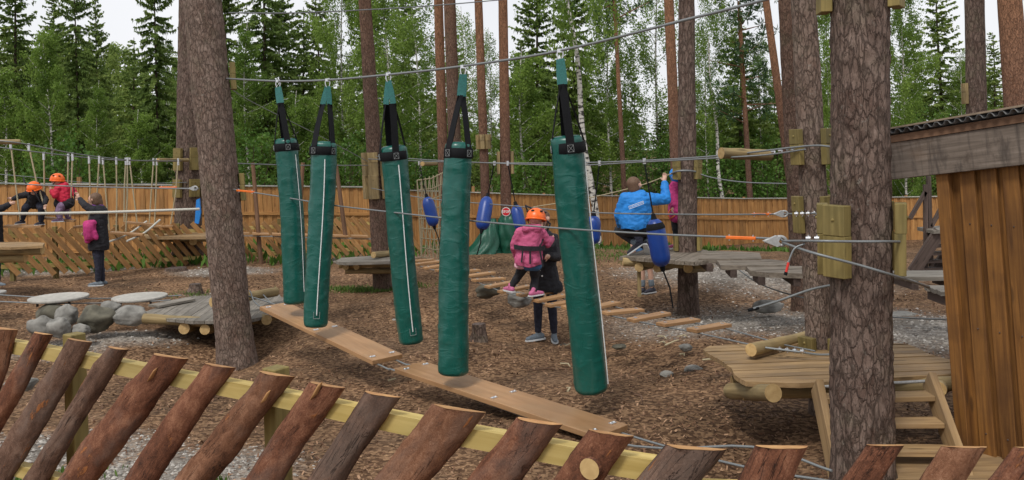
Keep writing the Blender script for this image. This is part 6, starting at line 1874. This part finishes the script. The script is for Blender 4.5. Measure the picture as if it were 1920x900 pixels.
for k in range(2):
    blob('trouser_leg', [(hp[k], kn[k], .085, .062), (kn[k], lerp(kn[k], an[k], .93), .062, .045)], M['navy'], pw)
shoe(an[0] - Vector((0, 0, 0)), Vector((-.85, -.5, 0)), pw, 'shoegrey', 1.05); shoe(an[1], Vector((.05, -1, 0)), pw, 'shoegrey', 1.05)
mb = MB()
for k in range(16):
    c = q(1009 + random.uniform(-7, 9), random.uniform(455, 520), -.2); mb.ball(c, .012, .006, .012, 6, 4)
mb.build('scarf_pattern', M['white'], pw)
# --- girl in pink on the rungs
d = 10.55
gp = person('girl in pink jacket and orange helmet stepping along the rung bridge', RP[9] + Vector((0, 0, .02)))
hc = q(1005, 410); face = Vector((.45, .9, -.25))
hp = [q(985, 494), q(1002, 494)]; f0 = q(957, 539, .1); f1 = q(1001, 547, -.02)
kn = [q(972, 517, .1), q(1003, 520, .08)]
sh = [q(975, 437), q(1015, 437)]; el = [q(966, 462, .05), q(1026, 455, .05)]; wr = [q(970, 484, .2), q(1034, 448, .3)]
blob('body', head(hc, .092, face) + [(hc, q(999, 432), .045, .05), (q(998, 440), q(993, 490), .1, .1), (sh[0], sh[1], .045, .045)] +
     [c for k in range(2) for c in ((sh[k], el[k], .038, .03), (el[k], wr[k], .03, .022), (hp[k], kn[k], .06, .042), (kn[k], (f0, f1)[k], .04, .03))] + hand(wr[0], Vector((.2, .3, -1)), .8) + hand(wr[1], Vector((.2, 1, .1)), .8), M['skin'], gp, .009)
eyes(hc, .092, face, gp)
helmet(hc + Vector((0, 0, .01)), .118, face, gp)
blob('jacket', [(q(998, 440), q(993, 470), .135, .15), (q(993, 470), q(991, 488), .155, .175), (q(976, 436), q(1014, 436), .07, .07), (q(1002, 428), q(998, 438), .075, .11), (q(985, 428, -.1), q(1010, 428, -.1), .045, .045)] +
     [c for k in range(2) for c in ((sh[k], el[k], .068, .062), (el[k], lerp(el[k], wr[k], .92), .06, .045))], M['pink'], gp, .011, 3, q(992, 497).z)
blob('jacket_hem', [(q(972, 497, -.02), q(1006, 499, -.02), .05, .05)], M['pinkpale'], gp, .01, 2)
for k in range(2):
    blob('trouser_leg', [(hp[k], kn[k], .078, .055), (kn[k], lerp(kn[k], (f0, f1)[k], .9), .053, .04)], M['coat'], gp)
blob('shorts', [(q(990, 493), q(1003, 496), .1, .085)], M['jeans'], gp)
shoe(f0 + Vector((0, 0, .03)), Vector((-.5, .75, 0)), gp, 'shoepink', .85); shoe(f1 + Vector((0, 0, .03)), Vector((.75, .55, 0)), gp, 'shoepink', .85)
hn = MB()
cb = q(993, 463)
ring = [cb + Vector((math.cos(a) * .185, math.sin(a) * .175, -.012 * math.cos(a))) for a in [2 * math.pi * t_ / 30 for t_ in range(31)]]
for a, b in zip(ring[:-1], ring[1:]): hn.box((a + b) / 2, (b - a).normalized(), Vector((0, 0, 1)), (b - a).cross(Vector((0, 0, 1))).normalized(), (b - a).length * 1.1, .055, .008)
hb = hn.build('harness_belt', M['coat'], gp)
for (a, b) in (((980, 470, -.19), (978, 492, -.19)), ((994, 470, -.2), (994, 495, -.2)), ((1012, 468, -.14), (1018, 500, -.14))):
    mb = MB(); mb.ribbon([q(*a), q(*b)], .02, Vector((1, 0, 0)), .005); mb.build('harness_strap', M['coat'], gp)
mb = MB(); mb.tube([q(1012, 462, -.1), q(1032, 420, .1), q(1000, 392, .25), q(985, 385, .3), q(990, 398, .3), q(998, 404, .25)], .012, 6); mb.build('lanyard', M['coat'], gp)
# --- man in blue crouching on the platform
d = 12.35
man = person('man in bright blue jacket crouching on the platform, one arm raised', P(1200, 474, d))
hc = q(1190, 349, .02); face = Vector((.55, .8, 0))
sh = [q(1172, 374), q(1220, 374)]; el = [q(1161, 403, .05), q(1249, 374, .15)]; wr = [q(1164, 424, .2), q(1246, 341, .25)]
hp = [q(1180, 430), q(1206, 430)]; kn = [q(1161, 432, .38), q(1212, 430, .42)]; an = [q(1189, 455, .05), q(1213, 455, .08)]
blob('body', head(hc, .1, face) + [(hc, q(1193, 372), .055, .06), (q(1194, 382), q(1192, 425), .14, .13), (sh[0], sh[1], .055, .055)] +
     [c for k in range(2) for c in ((sh[k], el[k], .05, .042), (el[k], wr[k], .04, .03), (hp[k], kn[k], .085, .06), (kn[k], an[k], .058, .04))] + hand(wr[0], Vector((0, .6, -1))) + hand(wr[1], Vector((.1, .3, 1))), M['skin'], man, .01)
eyes(hc, .1, face, man)
blob('hair', [(hc + Vector((-.02, -.015, .035)), hc + Vector((-.015, -.03, -.035)), .104, .085)], M['hairbrown'], man)
jk = blob('jacket', [(q(1195, 380), q(1191, 412), .19, .19), (q(1191, 405), q(1190, 420), .195, .205), (q(1173, 372), q(1220, 373), .09, .09), (q(1190, 366, -.03), q(1204, 364, -.03), .075, .065), (q(1180, 375), q(1176, 415), .1, .12), (q(1208, 378), q(1206, 415), .1, .12)] +
     [c for k in range(2) for c in ((sh[k], el[k], .09, .075), (el[k], lerp(el[k], wr[k], .9), .075, .055))], M['bluejacket'], man, .012, 4, q(1190, 428).z)
# pale lettering on the back (illegible in the photo)
mb = MB(); bk = -.222
def bq(x, y): return P(x, y, d + bk)
for a, b in (((1179, 387), (1206, 377)), ((1206, 377), (1207, 382)), ((1207, 382), (1180, 392)), ((1180, 392), (1179, 387))): mb.tube([bq(*a), bq(*b)], .0032, 5)
for k in range(8):
    x = 1182 + k * 3; y = 388 - k * 1.1; mb.tube([bq(x, y + 1.3), bq(x + 1.2, y - 1.4), bq(x + 2, y + .8)], .0032, 5)
mb.build('lettering', M['white'], jk)
for k in range(2):
    blob('trouser_leg', [(hp[k], kn[k], .105, .078), (kn[k], lerp(kn[k], an[k], .85), .075, .055), (q(1193, 428), hp[k], .12, .11)], M['coat'], man)
    blob('sock', [(lerp(kn[k], an[k], .8), an[k], .046, .045)], M['shoegrey'], man, .01, 2)
shoe(an[0], Vector((-.75, .3, -.55)), man, 'shoedark', 1.0); shoe(an[1], Vector((.25, .6, -.6)), man, 'shoedark', 1.0)
# --- child in pink behind the platform pine
d = 12.95
ch = person('child in dark pink coat half hidden behind the platform pine', P(1270, 466, d))
hc = q(1268, 332); face = Vector((-.6, .8, 0))
sh = [q(1261, 352), q(1283, 352)]; el = [q(1257, 372, -.04), q(1288, 374)]; wr = [q(1262, 386, -.1), q(1286, 392)]
hp = [q(1267, 408), q(1281, 408)]; kn = [q(1267, 432), q(1281, 432)]; an = [q(1268, 456), q(1282, 456)]
blob('body', head(hc, .092, face) + [(hc, q(1271, 352), .045, .05), (q(1272, 356), q(1273, 405), .1, .1)] + [c for k in range(2) for c in ((sh[k], el[k], .038, .03), (el[k], wr[k], .03, .024), (hp[k], kn[k], .058, .042), (kn[k], an[k], .04, .03))] + hand(wr[0], Vector((-.1, -.2, -1)), .8) + hand(wr[1], Vector((0, 0, -1)), .8), M['skin'], ch, .01)
eyes(hc, .092, face, ch)
blob('cap', [(hc + Vector((0, 0, .04)), hc + Vector((.01, -.01, 0)), .105, .1)], M['bluejacket'], ch)
blob('jacket', [(q(1272, 354), q(1272, 385), .13, .15), (q(1272, 385), q(1272, 400), .15, .16), (q(1264, 346, -.03), q(1277, 346, -.03), .06, .06)] + [c for k in range(2) for c in ((sh[k], el[k], .066, .06), (el[k], lerp(el[k], wr[k], .9), .058, .045))], M['magenta'], ch)
for k in range(2): blob('trouser_leg', [(hp[k], kn[k], .075, .055), (kn[k], lerp(kn[k], an[k], .9), .053, .045)], M['coat'], ch)
shoe(an[0] + Vector((0, 0, .01)), Vector((-.9, -.3, 0)), ch, 'shoepink', .85); shoe(an[1] + Vector((0, 0, .01)), Vector((.3, .9, 0)), ch, 'shoepink', .85)
mb = MB(); mb.tube([q(1258, 392, -.1), q(1252, 402, -.14), q(1256, 410, -.14), q(1266, 404, -.12), q(1268, 396, -.1)], .011, 6); mb.build('lanyard', M['orange'], ch)
# --- person standing behind the platform (only a leg shows)
d = 13.6
pb_ = P(1222, 545, d); gzb = gz(pb_.x, pb_.y)
hid = person('person in blue shorts behind the platform, only a bare leg and shoe in view', Vector((pb_.x, pb_.y, gzb)))
def hq(x, z, e=0): return Vector((pb_.x + x, pb_.y + e, gzb + z))
an = [hq(0, .08), hq(-.14, .08)]; kn = [hq(-.02, .42), hq(-.14, .42)]; hp = [hq(-.04, .75), hq(-.15, .75)]
hc = hq(-.12, 1.3)
sh = [hq(.04, 1.08), hq(-.26, 1.08)]; el = [hq(.08, .85), hq(-.3, .85)]; wr = [hq(.06, .68, -.05), hq(-.28, .68, -.05)]
blob('body', head(hc, .095, Vector((0, -1, 0))) + [(hc, hq(-.11, 1.08), .05, .055), (hq(-.11, 1.05), hq(-.1, .78), .11, .11)] + [c for k in range(2) for c in ((sh[k], el[k], .04, .033), (el[k], wr[k], .032, .025), (hp[k], kn[k], .07, .05), (kn[k], an[k], .048, .034))] + hand(wr[0], Vector((0, 0, -1)), .85) + hand(wr[1], Vector((0, 0, -1)), .85), M['skin'], hid, .01)
eyes(hc, .095, Vector((0, -1, 0)), hid)
blob('hair', [(hc + Vector((0, .03, .03)), hc + Vector((0, .04, -.03)), .1, .085)], M['hairbrown'], hid)
blob('shirt', [(hq(-.11, 1.06), hq(-.1, .78), .13, .14), (sh[0], sh[1], .07, .07), (sh[0], el[0], .06, .055), (sh[1], el[1], .06, .055)], M['navy'], hid)
for k in range(2): blob('shorts_leg', [(hp[k], lerp(hp[k], kn[k], .95), .095, .08)], M['jeans'], hid)
for k in range(2): blob('sock', [(lerp(an[k], kn[k], .1), lerp(an[k], kn[k], .28), .045, .045)], M['shoegrey'], hid, .01, 1)
shoe(an[0], Vector((-.75, -.6, 0)), hid, 'shoedark', .95); shoe(an[1], Vector((-.5, -.8, 0)), hid, 'shoedark', .95)
# --- woman at left in black, arm raised
d = 16
lw = person('woman in black coat reaching up to the child in red, pink jacket on her arm', q(184, 534))
hc = q(177, 375); face = Vector((-1, -.05, .1))
sh = [q(176, 396, -.1), q(190, 396, .15)]; el = [q(160, 386, -.1), q(186, 428, .12)]; wr = [q(149, 372, .1), q(168, 437, -.05)]
hp = [q(180, 458, -.06), q(186, 458, .08)]; kn = [q(184, 494, -.06), q(188, 494, .08)]; an = [q(184, 526, -.06), q(192, 525, .08)]
blob('body', head(hc, .1, face) + [(hc, q(183, 392), .05, .055), (q(184, 400), q(183, 455), .12, .12)] + [c for k in range(2) for c in ((sh[k], el[k], .045, .038), (el[k], wr[k], .037, .028), (hp[k], kn[k], .075, .05), (kn[k], an[k], .05, .035))] + hand(wr[0], Vector((-.5, .1, .9))) + hand(wr[1], Vector((-1, -.2, 0))), M['skin'], lw, .01)
eyes(hc, .1, face, lw)
blob('hair', [(hc + Vector((.025, 0, .03)), hc + Vector((.045, 0, -.03)), .108, .095), (hc + Vector((.1, 0, -.02)), hc + Vector((.11, 0, -.08)), .05, .045)], M['hairbrown'], lw)
blob('scarf', [(q(180, 388), q(187, 390), .085, .085)], M['purple'], lw)
blob('coat', [(q(185, 398), q(184, 430), .155, .16), (q(184, 430), q(185, 462), .165, .185), (sh[0], sh[1], .09, .09)] + [c for k in range(2) for c in ((sh[k], el[k], .08, .065), (el[k], lerp(el[k], wr[k], .88), .062, .048))], M['coat'], lw, .012, 4, q(184, 468).z)
for k in range(2): blob('trouser_leg', [(hp[k], kn[k], .088, .066), (kn[k], lerp(kn[k], an[k], .95), .066, .052)], M['navy'], lw)
shoe(an[0], Vector((-1, -.15, 0)), lw, 'shoegrey', 1.0); shoe(an[1], Vector((-.9, -.45, 0)), lw, 'shoegrey', 1.0)
d = 15.8
tag(blob('spare_jacket', [(q(163, 420), q(175, 418), .07, .06), (q(168, 425), q(168, 442), .11, .1), (q(163, 438), q(164, 452), .06, .05), (q(176, 436), q(180, 446), .06, .045)], M['magenta'], None, .014, 3), 'bundled bright pink jacket carried on the arm of the woman in black', 'jacket')
# --- child in red
d = 16.5
rc = person('child in red jacket and orange helmet on the rope steps at left', q(118, 412))
hc = q(108, 338); face = Vector((-1, -.25, -.1))
sh = [q(109, 354, -.1), q(126, 354, .1)]; el = [q(103, 366, -.15), q(138, 358, .1)]; wr = [q(97, 358, -.05), q(142, 366, 0)]
hp = [q(117, 384, -.06), q(124, 384, .06)]; kn = [q(110, 396, -.1), q(126, 397, .08)]; an = [q(112, 408, -.1), q(128, 408, .1)]
blob('body', head(hc, .09, face) + [(hc, q(115, 352), .045, .05), (q(117, 358), q(120, 380), .1, .1)] + [c for k in range(2) for c in ((sh[k], el[k], .04, .032), (el[k], wr[k], .03, .024), (hp[k], kn[k], .06, .045), (kn[k], an[k], .042, .032))] + hand(wr[0], Vector((-.4, 0, 1)), .8) + hand(wr[1], Vector((.2, 0, -1)), .8), M['skin'], rc, .01)
eyes(hc, .09, face, rc)
helmet(hc + Vector((0, 0, .015)), .118, Vector((-1, -.2, .1)), rc)
blob('jacket', [(q(117, 355), q(121, 372), .135, .14), (sh[0], sh[1], .075, .075), (q(122, 348), q(118, 356), .07, .1)] + [c for k in range(2) for c in ((sh[k], el[k], .068, .06), (el[k], lerp(el[k], wr[k], .85), .058, .05))], M['redjacket'], rc)
for k in range(2): blob('trouser_leg', [(hp[k], kn[k], .085, .07), (kn[k], lerp(kn[k], an[k], .92), .068, .055)], M['mauve'], rc)
blob('harness_belt', [(q(114, 381), q(127, 380), .125, .125)], M['coat'], rc, .014, 2)
mb = MB(); mb.tube([q(128, 380, -.12), q(138, 384, -.12), q(140, 370, -.1), q(138, 350, -.05)], .012, 6); mb.build('lanyard', M['coat'], rc)
for k in range(2): shoe(an[k], Vector((-.9, -.3, 0)), rc, 'mauve', .8)
# --- crouching child in dark clothes
d = 16.3
dc = person('child in dark clothes and orange helmet bending forward at left', q(60, 420))
hc = q(64, 354, -.12); face = Vector((-.2, -.75, -.65))
sh = [q(53, 364), q(78, 365)]; el = [q(37, 368, -.05), q(86, 374, -.05)]; wr = [q(25, 373), q(84, 382, -.15)]
hp = [q(58, 380, .15), q(72, 379, .15)]; kn = [q(48, 390, 0), q(78, 390, -.05)]; an = [q(41, 412, .05), q(77, 414, .05)]
blob('body', head(hc, .09, face, Vector((0, -.5, .85)).normalized()) + [(hc, q(66, 364), .045, .05), (q(66, 366), q(65, 380, .12), .1, .1)] + [c for k in range(2) for c in ((sh[k], el[k], .04, .032), (el[k], wr[k], .03, .024), (hp[k], kn[k], .06, .045), (kn[k], an[k], .042, .032))] + hand(wr[0], Vector((-1, 0, .2)), .8) + hand(wr[1], Vector((.1, -.2, -1)), .8), M['skin'], dc, .01)
helmet(hc + Vector((0, 0, .02)), .12, Vector((-.1, -.9, -.3)), dc)
blob('jacket', [(q(66, 365), q(65, 379, .12), .13, .135), (sh[0], sh[1], .075, .075)] + [c for k in range(2) for c in ((sh[k], el[k], .066, .056), (el[k], lerp(el[k], wr[k], .9), .055, .045))], M['coat'], dc)
for k in range(2): blob('trouser_leg', [(hp[k], kn[k], .085, .07), (kn[k], lerp(kn[k], an[k], .92), .066, .052)], M['navy'], dc)
for k in range(2): shoe(an[k], Vector((-.4, -.9, 0)), dc, 'shoedark', .8)
mb = MB(); mb.tube([q(75, 378, -.2), q(66, 362, -.28), q(45, 340, -.1), q(44, 333, 0)], .012, 6); mb.build('lanyard', M['coat'], dc)
# --- adult cut by the left edge
d = 16
le = person('adult in black at the left edge, only an outstretched arm and leg in view', P(-12, 535, d))
hc = q(-16, 374); face = Vector((1, 0, 0))
sh = [q(-12, 393, -.1), q(-20, 393, .15)]; el = [q(5, 390, -.1), q(-18, 425, .2)]; wr = [q(17, 383, 0), q(-8, 440, .1)]
hp = [q(-10, 455, -.08), q(-14, 455, .08)]; kn = [q(-6, 492, -.08), q(-13, 494, .08)]; an = [q(-5, 527, -.08), q(-16, 526, .08)]
blob('body', head(hc, .1, face) + [(hc, q(-16, 392), .05, .055), (q(-16, 400), q(-13, 455), .12, .12)] + [c for k in range(2) for c in ((sh[k], el[k], .045, .038), (el[k], wr[k], .037, .028), (hp[k], kn[k], .075, .05), (kn[k], an[k], .05, .035))] + hand(wr[0], Vector((1, 0, .3))) + hand(wr[1], Vector((0, 0, -1))), M['skin'], le, .011)
eyes(hc, .1, face, le)
blob('hair', [(hc + Vector((-.03, 0, .03)), hc + Vector((-.045, 0, -.03)), .108, .095)], M['hairbrown'], le)
blob('coat', [(q(-15, 398), q(-14, 455), .165, .18), (sh[0], sh[1], .09, .09)] + [c for k in range(2) for c in ((sh[k], el[k], .08, .065), (el[k], lerp(el[k], wr[k], .9), .062, .05))], M['coat'], le)
for k in range(2): blob('trouser_leg', [(hp[k], kn[k], .09, .07), (kn[k], lerp(kn[k], an[k], .95), .068, .055)], M['navy'], le)
shoe(an[0], Vector((1, -.2, 0)), le, 'shoegrey', 1.0); shoe(an[1], Vector((1, -.2, 0)), le, 'shoegrey', 1.0)
